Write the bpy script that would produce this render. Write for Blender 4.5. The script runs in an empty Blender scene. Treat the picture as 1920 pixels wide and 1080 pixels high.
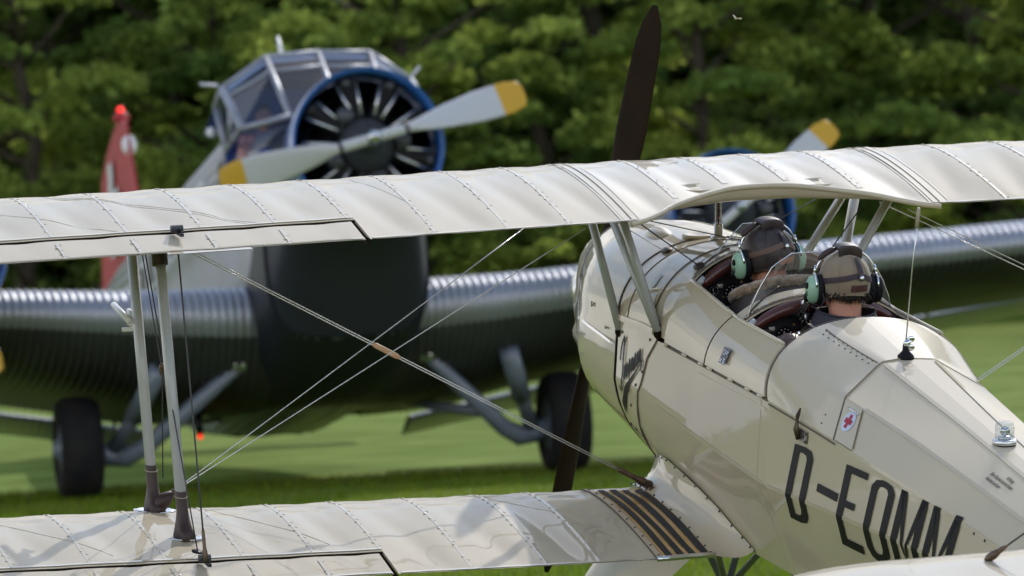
import bpy, math, random
import numpy as np
from mathutils import Vector, Matrix, noise
R = math.radians
random.seed(4)
sc = bpy.context.scene
COL = sc.collection

# ------------------------------------------------------------------ camera
SUN_AZ, SUN_EL = 20.0, 38.0          # degrees right of +Y, above the horizon
cam_d = bpy.data.cameras.new('camera')
cam = bpy.data.objects.new('camera', cam_d); COL.objects.link(cam)
cam_d.sensor_width = 36.0; cam_d.lens = 11000 * 36 / 1920
cam_d.clip_start = 0.5; cam_d.clip_end = 3000
cam_d.dof.use_dof = True; cam_d.dof.focus_distance = 19.4; cam_d.dof.aperture_fstop = 6.5
t = -60 / 11000.0; k = R(2.8)
f_ = Vector((0, math.cos(t), math.sin(t))); u_ = Vector((0, -math.sin(t), math.cos(t))); r_ = Vector((1, 0, 0))
rr = r_ * math.cos(k) - u_ * math.sin(k); uu = r_ * math.sin(k) + u_ * math.cos(k)
cm = Matrix((rr, uu, -f_)).transposed().to_4x4(); cm.translation = (0, 0, 2.1)
cam.matrix_world = cm
sc.camera = cam
# ------------------------------------------------------------------ light
sc.view_settings.view_transform = 'Standard'; sc.view_settings.look = 'None'
sc.view_settings.exposure = 0.20; sc.view_settings.gamma = 1.0
W = bpy.data.worlds.new('World'); sc.world = W; W.use_nodes = True
nt = W.node_tree; nt.nodes.clear()
N = nt.nodes.new; LK = nt.links.new
sky = N('ShaderNodeTexSky'); sky.sky_type = 'NISHITA'; sky.sun_disc = False
sky.sun_elevation = R(SUN_EL); sky.sun_rotation = R(SUN_AZ); sky.air_density = 1.2; sky.dust_density = 0.6
tc = N('ShaderNodeTexCoord'); mp = N('ShaderNodeMapping'); mp.inputs['Scale'].default_value = (1, 1, 2.6)
nz = N('ShaderNodeTexNoise'); nz.inputs['Scale'].default_value = 2.3; nz.inputs['Detail'].default_value = 9; nz.inputs['Roughness'].default_value = .58
cr = N('ShaderNodeValToRGB'); cr.color_ramp.elements[0].position = .45; cr.color_ramp.elements[1].position = .55
nz2 = N('ShaderNodeTexNoise'); nz2.inputs['Scale'].default_value = 5.5; nz2.inputs['Detail'].default_value = 6
cr2 = N('ShaderNodeValToRGB'); cr2.color_ramp.elements[0].color = (3.0, 3.2, 3.7, 1); cr2.color_ramp.elements[1].color = (6.6, 6.4, 6.1, 1)
cr2.color_ramp.elements[0].position = .38; cr2.color_ramp.elements[1].position = .58
mx = N('ShaderNodeMix'); mx.data_type = 'RGBA'
bg = N('ShaderNodeBackground'); bg.inputs['Strength'].default_value = 0.15
wo = N('ShaderNodeOutputWorld')
LK(tc.outputs['Generated'], mp.inputs[0]); LK(mp.outputs[0], nz.inputs['Vector']); LK(mp.outputs[0], nz2.inputs['Vector'])
sx = N('ShaderNodeSeparateXYZ'); LK(tc.outputs['Generated'], sx.inputs[0])
hz_ = N('ShaderNodeMapRange'); hz_.interpolation_type = 'SMOOTHSTEP'; hz_.inputs[1].default_value = .15; hz_.inputs[2].default_value = .40; hz_.inputs[3].default_value = .15; hz_.inputs[4].default_value = -.10
ad = N('ShaderNodeMath'); ad.operation = 'ADD'; LK(sx.outputs[2], hz_.inputs[0]); LK(nz.outputs['Fac'], ad.inputs[0]); LK(hz_.outputs[0], ad.inputs[1])
LK(ad.outputs[0], cr.inputs[0]); LK(nz2.outputs['Fac'], cr2.inputs[0])
LK(cr.outputs[0], mx.inputs[0]); LK(sky.outputs[0], mx.inputs[6])
# clouds opposite the sun are lit from the front, those towards it show their shaded side
lit = N('ShaderNodeMapRange'); lit.inputs[1].default_value = -1; lit.inputs[2].default_value = 1; lit.inputs[3].default_value = 2.6; lit.inputs[4].default_value = 1.15
vs = N('ShaderNodeVectorMath'); vs.operation = 'SCALE'; LK(sx.outputs[1], lit.inputs[0]); LK(cr2.outputs[0], vs.inputs[0]); LK(lit.outputs[0], vs.inputs['Scale']); LK(vs.outputs[0], mx.inputs[7])
LK(mx.outputs[2], bg.inputs[0]); LK(bg.outputs[0], wo.inputs[0])
sd = bpy.data.lights.new('sun', 'SUN'); sd.energy = 2.0; sd.angle = R(0.6); sd.color = (1, .955, .88)
sun = bpy.data.objects.new('sun', sd); COL.objects.link(sun)
sv = Vector((math.sin(R(SUN_AZ)) * math.cos(R(SUN_EL)), math.cos(R(SUN_AZ)) * math.cos(R(SUN_EL)), math.sin(R(SUN_EL))))
sun.rotation_euler = sv.to_track_quat('Z', 'Y').to_euler(); sun.location = (0, 30, 40)
try:
    sc.cycles.max_bounces = 8; sc.cycles.transparent_max_bounces = 12
    sc.cycles.use_adaptive_sampling = True; sc.cycles.use_denoising = True
    sc.cycles.sample_clamp_indirect = 6
except Exception: pass

# ------------------------------------------------------------------ materials
MATS = {}
def mat(name, col, rough=.5, metal=0, coat=0, coat_r=.05, bump=None, var=None, trans=0, emis=None, subs=0, sheen=0, spec=.5, varscale=6.):
    """bump=(scale, strength, distance); var=second colour mixed in by noise"""
    if name in MATS: return MATS[name]
    m = bpy.data.materials.new(name); m.use_nodes = True
    n = m.node_tree.nodes; l = m.node_tree.links; b = n['Principled BSDF']
    b.inputs['Base Color'].default_value = (*col, 1); b.inputs['Roughness'].default_value = rough
    b.inputs['Metallic'].default_value = metal; b.inputs['Coat Weight'].default_value = coat
    b.inputs['Coat Roughness'].default_value = coat_r; b.inputs['Specular IOR Level'].default_value = spec
    b.inputs['Transmission Weight'].default_value = trans
    if sheen: b.inputs['Sheen Weight'].default_value = sheen
    tcn = n.new('ShaderNodeTexCoord')
    if var is not None:
        nn = n.new('ShaderNodeTexNoise'); nn.inputs['Scale'].default_value = varscale; nn.inputs['Detail'].default_value = 8
        l.new(tcn.outputs['Object'], nn.inputs['Vector'])
        rp = n.new('ShaderNodeValToRGB'); rp.color_ramp.elements[0].position = .35; rp.color_ramp.elements[1].position = .68
        rp.color_ramp.elements[0].color = (*col, 1); rp.color_ramp.elements[1].color = (*var, 1)
        l.new(nn.outputs['Fac'], rp.inputs[0]); l.new(rp.outputs[0], b.inputs['Base Color'])
    if bump is not None:
        nb = n.new('ShaderNodeTexNoise'); nb.inputs['Scale'].default_value = bump[0]; nb.inputs['Detail'].default_value = 5
        l.new(tcn.outputs['Object'], nb.inputs['Vector'])
        bp = n.new('ShaderNodeBump'); bp.inputs['Strength'].default_value = bump[1]; bp.inputs['Distance'].default_value = bump[2]
        l.new(nb.outputs['Fac'], bp.inputs['Height']); l.new(bp.outputs[0], b.inputs['Normal'])
        if coat: l.new(bp.outputs[0], b.inputs['Coat Normal'])
    if emis: b.inputs['Emission Color'].default_value = (*emis[:3], 1); b.inputs['Emission Strength'].default_value = emis[3]
    MATS[name] = m; return m
CREAM = (.585, .508, .378)
M_fab = mat('cream_doped_fabric', CREAM, .7, coat=.7, coat_r=.025, bump=(3, .10, .008), var=(.562, .486, .36), varscale=2.2, spec=.12)
M_tin = mat('cream_painted_sheet', CREAM, .5, coat=.85, coat_r=.03, bump=(4, .15, .010), var=(.565, .488, .36), varscale=3, spec=.15)
M_gap = mat('gap_shade_and_dark_parts', (.016, .010, .007), .9, spec=.05)  # painted shade for the hinge slots; also colours gaps and dark fittings
M_tape = mat('glint_toned_tape', (.60, .54, .44), .5, coat=.9, coat_r=.05, spec=.2)  # lighter than the fabric: glints along the ribs painted into the tape colour
M_seam = mat('seam_shadow_line', (.12, .10, .08), .7)
M_strut = mat('grey_strut_enamel', (.42, .44, .45), .35, coat=.35, var=(.38, .40, .41))
M_wire = mat('steel_wire', (.72, .74, .78), .25, metal=.7)
M_dwire = mat('dark_cable', (.03, .03, .03), .45)
M_boot = mat('brown_leather_boot', (.045, .022, .020), .5, bump=(40, .5, .004), var=(.03, .015, .014), varscale=30)
M_black = mat('black_paint', (.010, .010, .013), .5, bump=(120, .15, .002), spec=.15)
M_rubber = mat('tyre_rubber', (.012, .012, .015), .8, bump=(30, .3, .01), var=(.022, .02, .018), spec=.2)
M_chrome = mat('chrome', (.75, .77, .8), .08, metal=1)
M_alu = mat('bright_aluminium', (.70, .71, .73), .25, metal=.9, bump=(60, .1, .002))
M_brass = mat('bronze_fitting', (.16, .11, .07), .4, metal=.6, var=(.08, .055, .04), varscale=60)
M_walk = mat('black_grip_tape', (.016, .016, .018), .62, bump=(260, .8, .003), var=(.028, .028, .03), varscale=20)
M_ply = mat('varnished_ply', (.50, .27, .075), .35, coat=.7, var=(.62, .37, .13), varscale=12)
M_maroon = mat('maroon_leather', (.085, .022, .018), .33, coat=.25, coat_r=.2, bump=(50, .3, .004), var=(.06, .014, .012), varscale=18)
M_dleath = mat('dark_brown_leather', (.030, .021, .022), .46, bump=(55, .5, .004), var=(.045, .032, .032), varscale=25)
M_bleath = mat('brown_leather_jacket', (.10, .05, .045), .36, bump=(26, .7, .012), var=(.07, .032, .03), varscale=12)
M_khaki = mat('khaki_cotton', (.26, .20, .135), .75, bump=(45, .5, .005), var=(.22, .165, .11), varscale=14, sheen=.3)
M_navy = mat('dark_navy_cloth', (.022, .020, .032), .65, bump=(60, .5, .004))
M_purple = mat('aubergine_strap', (.035, .018, .03), .6, bump=(150, .3, .002))
M_skin = mat('skin', (.64, .31, .22), .5, bump=(60, .2, .002), var=(.56, .25, .175), varscale=20)
M_hair = mat('dark_hair', (.025, .018, .014), .5, bump=(160, .9, .004), var=(.05, .035, .028), varscale=70)
M_fur = mat('sheepskin', (.46, .33, .21), .9, bump=(110, 1., .012), var=(.22, .145, .085), varscale=45, sheen=.6)
M_mint = mat('mint_green_plastic', (.30, .50, .36), .35, coat=.3)
M_webb = mat('beige_webbing', (.42, .36, .28), .7, bump=(150, .4, .002))
M_tan = mat('tan_patch', (.32, .10, .05), .5, bump=(90, .3, .002))
M_dmar = mat('dark_maroon_patch', (.075, .022, .022), .6, bump=(90, .3, .002))
M_panel = mat('black_crackle_panel', (.014, .014, .02), .5, bump=(200, .5, .002))
M_dial = mat('dial_white', (.75, .75, .72), .5)
M_wood = mat('prop_wood', (.024, .014, .008), .6, var=(.016, .010, .006), varscale=9, spec=.1)
M_pine = mat('light_wood', (.62, .40, .26), .5, var=(.52, .32, .2), varscale=30)
M_red = mat('red_paint', (.46, .045, .055), .5, var=(.40, .04, .05), spec=.2)
M_white = mat('white_paint', (.78, .79, .80), .4, coat=.3)
M_blue = mat('blue_ring_paint', (.025, .12, .42), .3, coat=.5)
M_yel = mat('yellow_tip_paint', (.62, .36, .03), .4)
M_duct = mat('navy_placard', (.02, .028, .07), .35)
M_cross = mat('red_cross_ink', (.42, .02, .05), .4)
M_pale = mat('pale_blue_sticker', (.62, .68, .84), .4)
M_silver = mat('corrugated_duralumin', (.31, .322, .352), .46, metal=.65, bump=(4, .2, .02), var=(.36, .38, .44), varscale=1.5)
M_under = mat('shaded_duralumin', (.085, .088, .09), .5, metal=.4, bump=(3, .2, .02), var=(.05, .052, .05), varscale=1.3)  # darker copy of the duralumin, underside shade painted into its colour
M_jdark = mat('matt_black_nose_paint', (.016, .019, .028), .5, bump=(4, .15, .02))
M_eng = mat('engine_black', (.012, .012, .014), .4, metal=.3)
M_crank = mat('crankcase_grey', (.07, .075, .085), .4, metal=.4)
M_legs = mat('blue_grey_leg_enamel', (.19, .22, .28), .35, coat=.3, var=(.15, .18, .23))
M_blade = mat('pale_grey_blade', (.55, .56, .58), .35, coat=.3)
M_bladeb = mat('dark_blade_back', (.06, .07, .05), .5)
M_shirt = mat('pale_pink_shirt', (.55, .30, .30), .8, bump=(40, .5, .005))
M_blueint = mat('blue_cabin_lining', (.02, .05, .24), .7)
M_redl = mat('lit_red_lamp', (.8, .02, .01), .3, emis=(1, .02, .01, 1.4))
M_bark = mat('bark', (.09, .07, .05), .9, bump=(6, 1, .05), var=(.05, .04, .03))
M_green = mat('green_plastic_knob', (.02, .25, .06), .4)

def glass(name, tint=(.95, .97, .96), dust=.05, refl=1.0):
    m = bpy.data.materials.new(name); m.use_nodes = True
    n = m.node_tree.nodes; l = m.node_tree.links; n.clear()
    tr = n.new('ShaderNodeBsdfTransparent'); tr.inputs[0].default_value = (*tint, 1)
    gl = n.new('ShaderNodeBsdfGlossy'); gl.inputs['Roughness'].default_value = .02
    df = n.new('ShaderNodeBsdfDiffuse'); df.inputs[0].default_value = (.6, .62, .64, 1)
    fr = n.new('ShaderNodeLayerWeight'); fr.inputs[0].default_value = .5
    pw = n.new('ShaderNodeMath'); pw.operation = 'POWER'; pw.inputs[1].default_value = 4.0
    mu = n.new('ShaderNodeMath'); mu.operation = 'MULTIPLY_ADD'; mu.inputs[1].default_value = .85; mu.inputs[2].default_value = .045 * refl
    a = n.new('ShaderNodeMixShader'); b = n.new('ShaderNodeMixShader'); o = n.new('ShaderNodeOutputMaterial')
    b.inputs[0].default_value = dust
    l.new(fr.outputs['Facing'], pw.inputs[0]); l.new(pw.outputs[0], mu.inputs[0]); l.new(mu.outputs[0], a.inputs[0]); l.new(tr.outputs[0], a.inputs[1]); l.new(gl.outputs[0], a.inputs[2])
    l.new(a.outputs[0], b.inputs[1]); l.new(df.outputs[0], b.inputs[2]); l.new(b.outputs[0], o.inputs[0])
    return m
M_glass = glass('plexiglass', dust=.13, refl=2.0)
M_jglass = glass('cabin_glass', (.42, .48, .60), .02, .7)
M_lamp = glass('lamp_glass', (.9, .93, .93), .10, 1.8)

# ------------------------------------------------------------------ mesh helper
class MB:
    def __init__(s): s.v = []; s.f = []; s.m = []; s.mi = 0
    def add(s, vs, fs):
        o = len(s.v); s.v += [tuple(map(float, p)) for p in vs]; s.f += [tuple(o + i for i in f) for f in fs]; s.m += [s.mi] * len(fs)
        return s
    def grid(s, fn, us, vs, close_u=False, close_v=False):
        nu, nv = len(us), len(vs)
        P = [fn(u, v) for u in us for v in vs]
        F = []
        for i in range(nu if close_u else nu - 1):
            for j in range(nv if close_v else nv - 1):
                a = i * nv + j; b = ((i + 1) % nu) * nv + j; c = ((i + 1) % nu) * nv + (j + 1) % nv; d = i * nv + (j + 1) % nv
                F.append((a, b, c, d))
        return s.add(P, F)
    def box(s, c, d, rot=None):
        P = []
        for sx in (-.5, .5):
            for sy in (-.5, .5):
                for sz in (-.5, .5):
                    p = Vector((sx * d[0], sy * d[1], sz * d[2]))
                    if rot is not None: p = rot @ p
                    P.append(Vector(c) + p)
        return s.add(P, [(0, 1, 3, 2), (4, 6, 7, 5), (0, 4, 5, 1), (2, 3, 7, 6), (0, 2, 6, 4), (1, 5, 7, 3)])
    def tube(s, path, rad, n=8, sx=1., sy=1., up=(0, 0, 1), caps=True):
        path = [Vector(p) for p in path]; m = len(path)
        rs = rad if isinstance(rad, (list, tuple)) else [rad] * m
        P = []; up = Vector(up)
        for i, p in enumerate(path):
            d = (path[min(i + 1, m - 1)] - path[max(i - 1, 0)]).normalized()
            a = d.cross(up)
            if a.length < 1e-4: a = d.cross(Vector((1, .3, 0)))
            a.normalize(); b = a.cross(d).normalized()
            for j in range(n):
                th = 2 * math.pi * j / n
                P.append(p + a * math.cos(th) * rs[i] * sx + b * math.sin(th) * rs[i] * sy)
        F = [(i * n + j, i * n + (j + 1) % n, (i + 1) * n + (j + 1) % n, (i + 1) * n + j) for i in range(m - 1) for j in range(n)]
        if caps: F += [tuple(range(n - 1, -1, -1)), tuple((m - 1) * n + j for j in range(n))]
        return s.add(P, F)
    def lathe(s, prof, c=(0, 0, 0), ax=(0, 0, 1), n=16, sq=(1, 1)):
        """prof = [(r, h)]"""
        z = Vector(ax).normalized(); x = z.cross(Vector((0, 1, 0)))
        if x.length < 1e-3: x = z.cross(Vector((1, 0, 0)))
        x.normalize(); y = z.cross(x)
        c = Vector(c); P = []; m = len(prof)
        for r, h in prof:
            for j in range(n):
                th = 2 * math.pi * j / n
                P.append(c + z * h + x * (math.cos(th) * r * sq[0]) + y * (math.sin(th) * r * sq[1]))
        F = [(i * n + j, i * n + (j + 1) % n, (i + 1) * n + (j + 1) % n, (i + 1) * n + j) for i in range(m - 1) for j in range(n)]
        if prof[0][0] > 1e-6: F.append(tuple(range(n - 1, -1, -1)))
        if prof[-1][0] > 1e-6: F.append(tuple((m - 1) * n + j for j in range(n)))
        return s.add(P, F)
    def ell(s, c, r, n=16, m=10, rot=None):
        P = []; c = Vector(c)
        for i in range(m + 1):
            ph = math.pi * i / m
            for j in range(n):
                th = 2 * math.pi * j / n
                p = Vector((r[0] * math.sin(ph) * math.cos(th), r[1] * math.sin(ph) * math.sin(th), r[2] * math.cos(ph)))
                if rot is not None: p = rot @ p
                P.append(c + p)
        F = [(i * n + j, (i + 1) * n + j, (i + 1) * n + (j + 1) % n, i * n + (j + 1) % n) for i in range(m) for j in range(n)]
        return s.add(P, F)
    def build(s, name, mt, parent=None, smooth=True, loc=None, angle=None, merge=False):
        me = bpy.data.meshes.new(name); me.from_pydata(s.v, [], s.f)
        for x_ in (mt if isinstance(mt, (list, tuple)) else [mt]): me.materials.append(x_)
        if isinstance(mt, (list, tuple)): me.polygons.foreach_set('material_index', s.m)
        import bmesh
        bm = bmesh.new(); bm.from_mesh(me)
        if merge: bmesh.ops.remove_doubles(bm, verts=bm.verts, dist=1e-5)
        bmesh.ops.recalc_face_normals(bm, faces=bm.faces); bm.to_mesh(me); bm.free()
        if smooth:
            me.polygons.foreach_set('use_smooth', [True] * len(me.polygons))
            if angle: me.set_sharp_from_angle(angle=R(angle))
        ob = bpy.data.objects.new(name, me); COL.objects.link(ob)
        if parent is not None:
            ob.parent = parent
            off = parent.get('_off')
            if off is not None and parent.type == 'EMPTY' and loc is None: ob.location = off
        if loc is not None: ob.location = loc
        return ob
def tag(o, label=None, cat=None, group=None, kind=None):
    if label: o['label'] = label
    if cat: o['category'] = cat
    if group: o['group'] = group
    if kind: o['kind'] = kind
    return o
def empty(name, M=None, off=None, parent=None):
    o = bpy.data.objects.new(name, None); COL.objects.link(o); o.empty_display_size = .2
    if M is not None: o.matrix_world = M
    if parent is not None: o.parent = parent
    if off is not None: o['_off'] = off
    return o
lin = lambda a, b, n: [a + (b - a) * i / (n - 1) for i in range(n)]

# ------------------------------------------------------------------ ground
def ground_mat():
    m = bpy.data.materials.new('mown_grass'); m.use_nodes = True
    n = m.node_tree.nodes; l = m.node_tree.links; b = n['Principled BSDF']; b.inputs['Roughness'].default_value = .85
    b.inputs['Specular IOR Level'].default_value = .04
    g = n.new('ShaderNodeNewGeometry')
    def nz(sc_, det, sx=1, sy=1):
        mpn = n.new('ShaderNodeMapping'); mpn.inputs['Scale'].default_value = (sx, sy, 1)
        l.new(g.outputs['Position'], mpn.inputs[0])
        q = n.new('ShaderNodeTexNoise'); q.inputs['Scale'].default_value = sc_; q.inputs['Detail'].default_value = det
        l.new(mpn.outputs[0], q.inputs['Vector']); return q
    a = nz(.30, 6, .35, 1.0); c = nz(9, 8); 
    r1 = n.new('ShaderNodeValToRGB'); e = r1.color_ramp.elements
    e[0].position = .34; e[0].color = (.095, .16, .012, 1); e[1].position = .66; e[1].color = (.19, .215, .045, 1)
    r2 = n.new('ShaderNodeValToRGB'); e = r2.color_ramp.elements; e[0].position = .3; e[0].color = (.55, .55, .5, 1); e[1].position = .7; e[1].color = (1.25, 1.2, 1.1, 1)
    mm = n.new('ShaderNodeMix'); mm.data_type = 'RGBA'; mm.blend_type = 'MULTIPLY'; mm.inputs[0].default_value = 1
    l.new(a.outputs['Fac'], r1.inputs[0]); l.new(c.outputs['Fac'], r2.inputs[0]); l.new(r1.outputs[0], mm.inputs[6]); l.new(r2.outputs[0], mm.inputs[7])
    sp = n.new('ShaderNodeSeparateXYZ'); l.new(g.outputs['Position'], sp.inputs[0])
    wv = nz(.12, 4); adn = n.new('ShaderNodeMath'); adn.operation = 'MULTIPLY_ADD'; adn.inputs[1].default_value = 12
    l.new(wv.outputs['Fac'], adn.inputs[0]); l.new(sp.outputs[1], adn.inputs[2])
    st = n.new('ShaderNodeValToRGB'); mrn = n.new('ShaderNodeMapRange'); mrn.inputs[1].default_value = 40; mrn.inputs[2].default_value = 140
    e = st.color_ramp.elements; e[0].position = .14; e[0].color = (0, 0, 0, 1); e[1].position = .22; e[1].color = (.75, .75, .75, 1)
    e3 = e.new(.55); e3.color = (.6, .6, .6, 1); e4 = e.new(.8); e4.color = (.15, .15, .15, 1)
    l.new(adn.outputs[0], mrn.inputs[0]); l.new(mrn.outputs[0], st.inputs[0])
    dry = n.new('ShaderNodeMix'); dry.data_type = 'RGBA'; dry.inputs[7].default_value = (.22, .29, .07, 1)
    l.new(st.outputs[0], dry.inputs[0]); l.new(mm.outputs[2], dry.inputs[6]); 
    r3 = n.new('ShaderNodeMix'); r3.data_type = 'RGBA'; r3.blend_type = 'MULTIPLY'; r3.inputs[0].default_value = .95
    c2 = nz(.9, 9, .8, 1); r4 = n.new('ShaderNodeValToRGB'); r4.color_ramp.elements[0].position = .35; r4.color_ramp.elements[0].color = (.60, .68, .42, 1); r4.color_ramp.elements[1].position = .65; r4.color_ramp.elements[1].color = (1.2, 1.2, 1.2, 1)
    l.new(c2.outputs['Fac'], r4.inputs[0]); l.new(dry.outputs[2], r3.inputs[6]); l.new(r4.outputs[0], r3.inputs[7]); l.new(r3.outputs[2], b.inputs['Base Color'])
    bp = n.new('ShaderNodeBump'); bp.inputs['Strength'].default_value = .8; bp.inputs['Distance'].default_value = .05
    l.new(c.outputs['Fac'], bp.inputs['Height']); l.new(bp.outputs[0], b.inputs['Normal'])
    return m
M_grass = ground_mat()
g = MB()
def gz(x, y):
    return (x, y, .03 * noise.noise(Vector((x * .05, y * .05, 0))) - .02 if (abs(x) < 100 and -40 < y < 260 and not (-6 < x < 6 and 10 < y < 80)) else -.0)
g.grid(gz, [-1500, -600, -250, -100] + lin(-60, 60, 41) + [100, 250, 600, 1500], [-900, -300, -100, -30] + lin(0, 220, 60) + [300, 600, 1500])
tag(g.build('ground', M_grass), 'mown green grass airfield running back to the trees', kind='structure')
# grass blades
rb = np.random.RandomState(7)
nb = 80000
dist = 34 + (rb.rand(nb) ** 1.3) * 24
lat = (rb.rand(nb) - .5) * dist * .205
h = .025 + rb.rand(nb) * .045; wd = .004 + rb.rand(nb) * .005 + dist * 6e-5; an = rb.rand(nb) * 6.28
lean = (rb.rand(nb, 2) - .5) * .05
V = np.zeros((nb, 3, 3)); cx, cy = np.cos(an) * wd, np.sin(an) * wd
V[:, 0, 0] = lat - cx; V[:, 0, 1] = dist - cy; V[:, 1, 0] = lat + cx; V[:, 1, 1] = dist + cy
V[:, 2, 0] = lat + lean[:, 0]; V[:, 2, 1] = dist + lean[:, 1]; V[:, 2, 2] = h
V[:, :2, 2] = -.03
me = bpy.data.meshes.new('grass_blades'); me.from_pydata(V.reshape(-1, 3).tolist(), [], np.arange(nb * 3).reshape(-1, 3).tolist())
def leafmat(name, c1, c2, sc_=3, tr=.35, c3=None):
    m = bpy.data.materials.new(name); m.use_nodes = True
    n = m.node_tree.nodes; l = m.node_tree.links; n.clear()
    g_ = n.new('ShaderNodeNewGeometry'); q = n.new('ShaderNodeTexNoise'); q.inputs['Scale'].default_value = sc_; q.inputs['Detail'].default_value = 3
    l.new(g_.outputs['Position'], q.inputs['Vector'])
    r = n.new('ShaderNodeValToRGB'); r.color_ramp.elements[0].position = .35; r.color_ramp.elements[1].position = .65
    r.color_ramp.elements[0].color = (*c1, 1); r.color_ramp.elements[1].color = (*c2, 1)
    l.new(q.outputs['Fac'], r.inputs[0])
    rnd = n.new('ShaderNodeMix'); rnd.data_type = 'RGBA'; rnd.blend_type = 'MULTIPLY'; rnd.inputs[0].default_value = 1
    mr = n.new('ShaderNodeMapRange'); mr.inputs[3].default_value = .6; mr.inputs[4].default_value = 1.35
    l.new(g_.outputs['Random Per Island'], mr.inputs[0]); l.new(r.outputs[0], rnd.inputs[6]); l.new(mr.outputs[0], rnd.inputs[7])
    d = n.new('ShaderNodeBsdfDiffuse'); t_ = n.new('ShaderNodeBsdfTranslucent'); ms = n.new('ShaderNodeMixShader'); ms.inputs[0].default_value = tr
    o = n.new('ShaderNodeOutputMaterial'); l.new(rnd.outputs[2], d.inputs[0]); l.new(rnd.outputs[2], t_.inputs[0])
    l.new(d.outputs[0], ms.inputs[1]); l.new(t_.outputs[0], ms.inputs[2]); l.new(ms.outputs[0], o.inputs[0])
    return m
me.materials.append(leafmat('grass_blade', (.13, .21, .012), (.22, .28, .04), .8, .45))
gb = bpy.data.objects.new('grass', me); COL.objects.link(gb); tag(gb, 'short green grass blades across the airfield', kind='stuff')

# ------------------------------------------------------------------ trees
def tree_meshes(seed, H, Wd, nl, base=.12):
    rn = np.random.RandomState(seed)
    tr = MB(); n_l = 9
    trunk = [(0, 0, -.3)] + [(.25 * math.sin(i * 1.3 + seed), .25 * math.cos(i * 1.7 + seed), H * .78 * i / 6) for i in range(1, 7)]
    tr.tube(trunk, [.30 * H / 14 * (1 - .13 * i) for i in range(7)], 9)
    cents = []
    for i in range(26):
        z = H * (base + (0.97 - base) * (i + .5) / 26); rel = (z / H - base) / (1 - base)
        rad = Wd * .5 * (max(.08, math.sin(math.pi * min(1, rel * .86 + .16))) ** .7)
        a = i * 2.4 + rn.rand(); rr_ = rad * (.35 + .65 * rn.rand())
        c = np.array([math.cos(a) * rr_, math.sin(a) * rr_, z]); cents.append((c, rad))
        p0 = Vector((0, 0, max(.8, z - rr_ * .6))); p1 = Vector(c)
        tr.tube([p0, p0.lerp(p1, .5) + Vector((0, 0, -.1)), p1], [.09 * H / 14, .06 * H / 14, .02], 5)
    V = []
    ncl = 96; per = nl // ncl
    for i in range(ncl):
        c, rad = cents[i % 26]
        c = c + rn.randn(3) * np.array([1, 1, .55]) * rad * .30; cr_ = .55 + .65 * rn.rand()
        d = rn.randn(per, 3); d /= np.linalg.norm(d, axis=1)[:, None]; d[:, 2] = np.abs(d[:, 2]) * .9 - .25
        rr2 = (.55 + .5 * rn.rand(per))[:, None]
        V.append(c + d * rr2 * cr_ * np.array([1.15, 1.15, .72]) + rn.randn(per, 3) * .06)
    P = np.concatenate(V); n = len(P)
    a = rn.randn(n, 3); a[:, 2] *= .5; a /= np.linalg.norm(a, axis=1)[:, None]
    b = np.cross(a, rn.randn(n, 3)); b /= np.linalg.norm(b, axis=1)[:, None]
    sz = (.10 + .10 * rn.rand(n))[:, None]
    Q = np.stack([P - a * sz, P + b * sz * .6, P + a * sz, P - b * sz * .6], 1)
    me = bpy.data.meshes.new('crown'); me.from_pydata(Q.reshape(-1, 3).tolist(), [], np.arange(n * 4).reshape(-1, 4).tolist())
    return tr, me
kinds = []
LM = [leafmat('leaf_fresh', (.16, .25, .06), (.42, .50, .11), .3, .55),
      leafmat('leaf_mid', (.15, .25, .065), (.38, .48, .11), .3, .55),
      leafmat('leaf_dark', (.17, .26, .08), (.33, .43, .12), .25, .5),
      leafmat('leaf_dry', (.07, .065, .04), (.12, .115, .05), .5, .35)]
for i, (H, Wd, nl, b) in enumerate([(15, 8, 27000, .02), (17, 9, 29000, .03), (13, 7.5, 24000, .0), (18, 8, 19000, .05)]):
    trb, crown = tree_meshes(11 + i, H, Wd, nl, b)
    to = trb.build('trunk', M_bark); COL.objects.unlink(to)
    kinds.append((to.data, crown)); bpy.data.objects.remove(to)
crowns = {}
def tree(x, y, kind, leaf, s=1, rot=0, name='broadleaf_tree', label='', group='trees along the edge of the airfield'):
    e = empty(name); e.location = (x, y, 0); e.rotation_euler = (0, 0, rot); e.scale = (s, s, s)
    tag(e, label, 'tree', group)
    tm, cmn = kinds[kind]
    key = (kind, leaf)
    if key not in crowns:
        c2 = cmn.copy(); c2.materials.clear(); c2.materials.append(LM[leaf]); crowns[key] = c2
    a = bpy.data.objects.new('trunk', tm); b = bpy.data.objects.new('crown', crowns[key])
    for o in (a, b): COL.objects.link(o); o.parent = e
TL = [(-17.2, 158, 3, 3, .9, 'thin brownish tree behind the tail fin at the far left edge'),
      (-12.2, 150, 0, 0, .95, 'fresh green tree directly behind the red tail fin'),
      (-7.6, 156, 2, 1, 1.15, 'mid green tree rising behind the glazed cockpit of the airliner'),
      (-2.6, 148, 1, 0, .86, 'yellow-green tree behind the raised grey propeller blade'),
      (1.2, 157, 2, 1, 1.1, 'green tree between the centre engine and the dark wooden propeller'),
      (5.0, 149, 0, 0, .93, 'bright green tree just right of the wooden propeller'),
      (9.4, 154, 1, 1, .95, 'green tree above the upper wing centre section'),
      (13.6, 150, 2, 0, 1.05, 'light green tree above the right wing root seam'),
      (18.5, 156, 1, 1, .95, 'broad green tree at the far right edge')]
for i, (x_, y_, kd, lf, s_, lb) in enumerate(TL): tree(x_, y_, kd, lf, s_, i * 1.7, label=lb)
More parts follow.
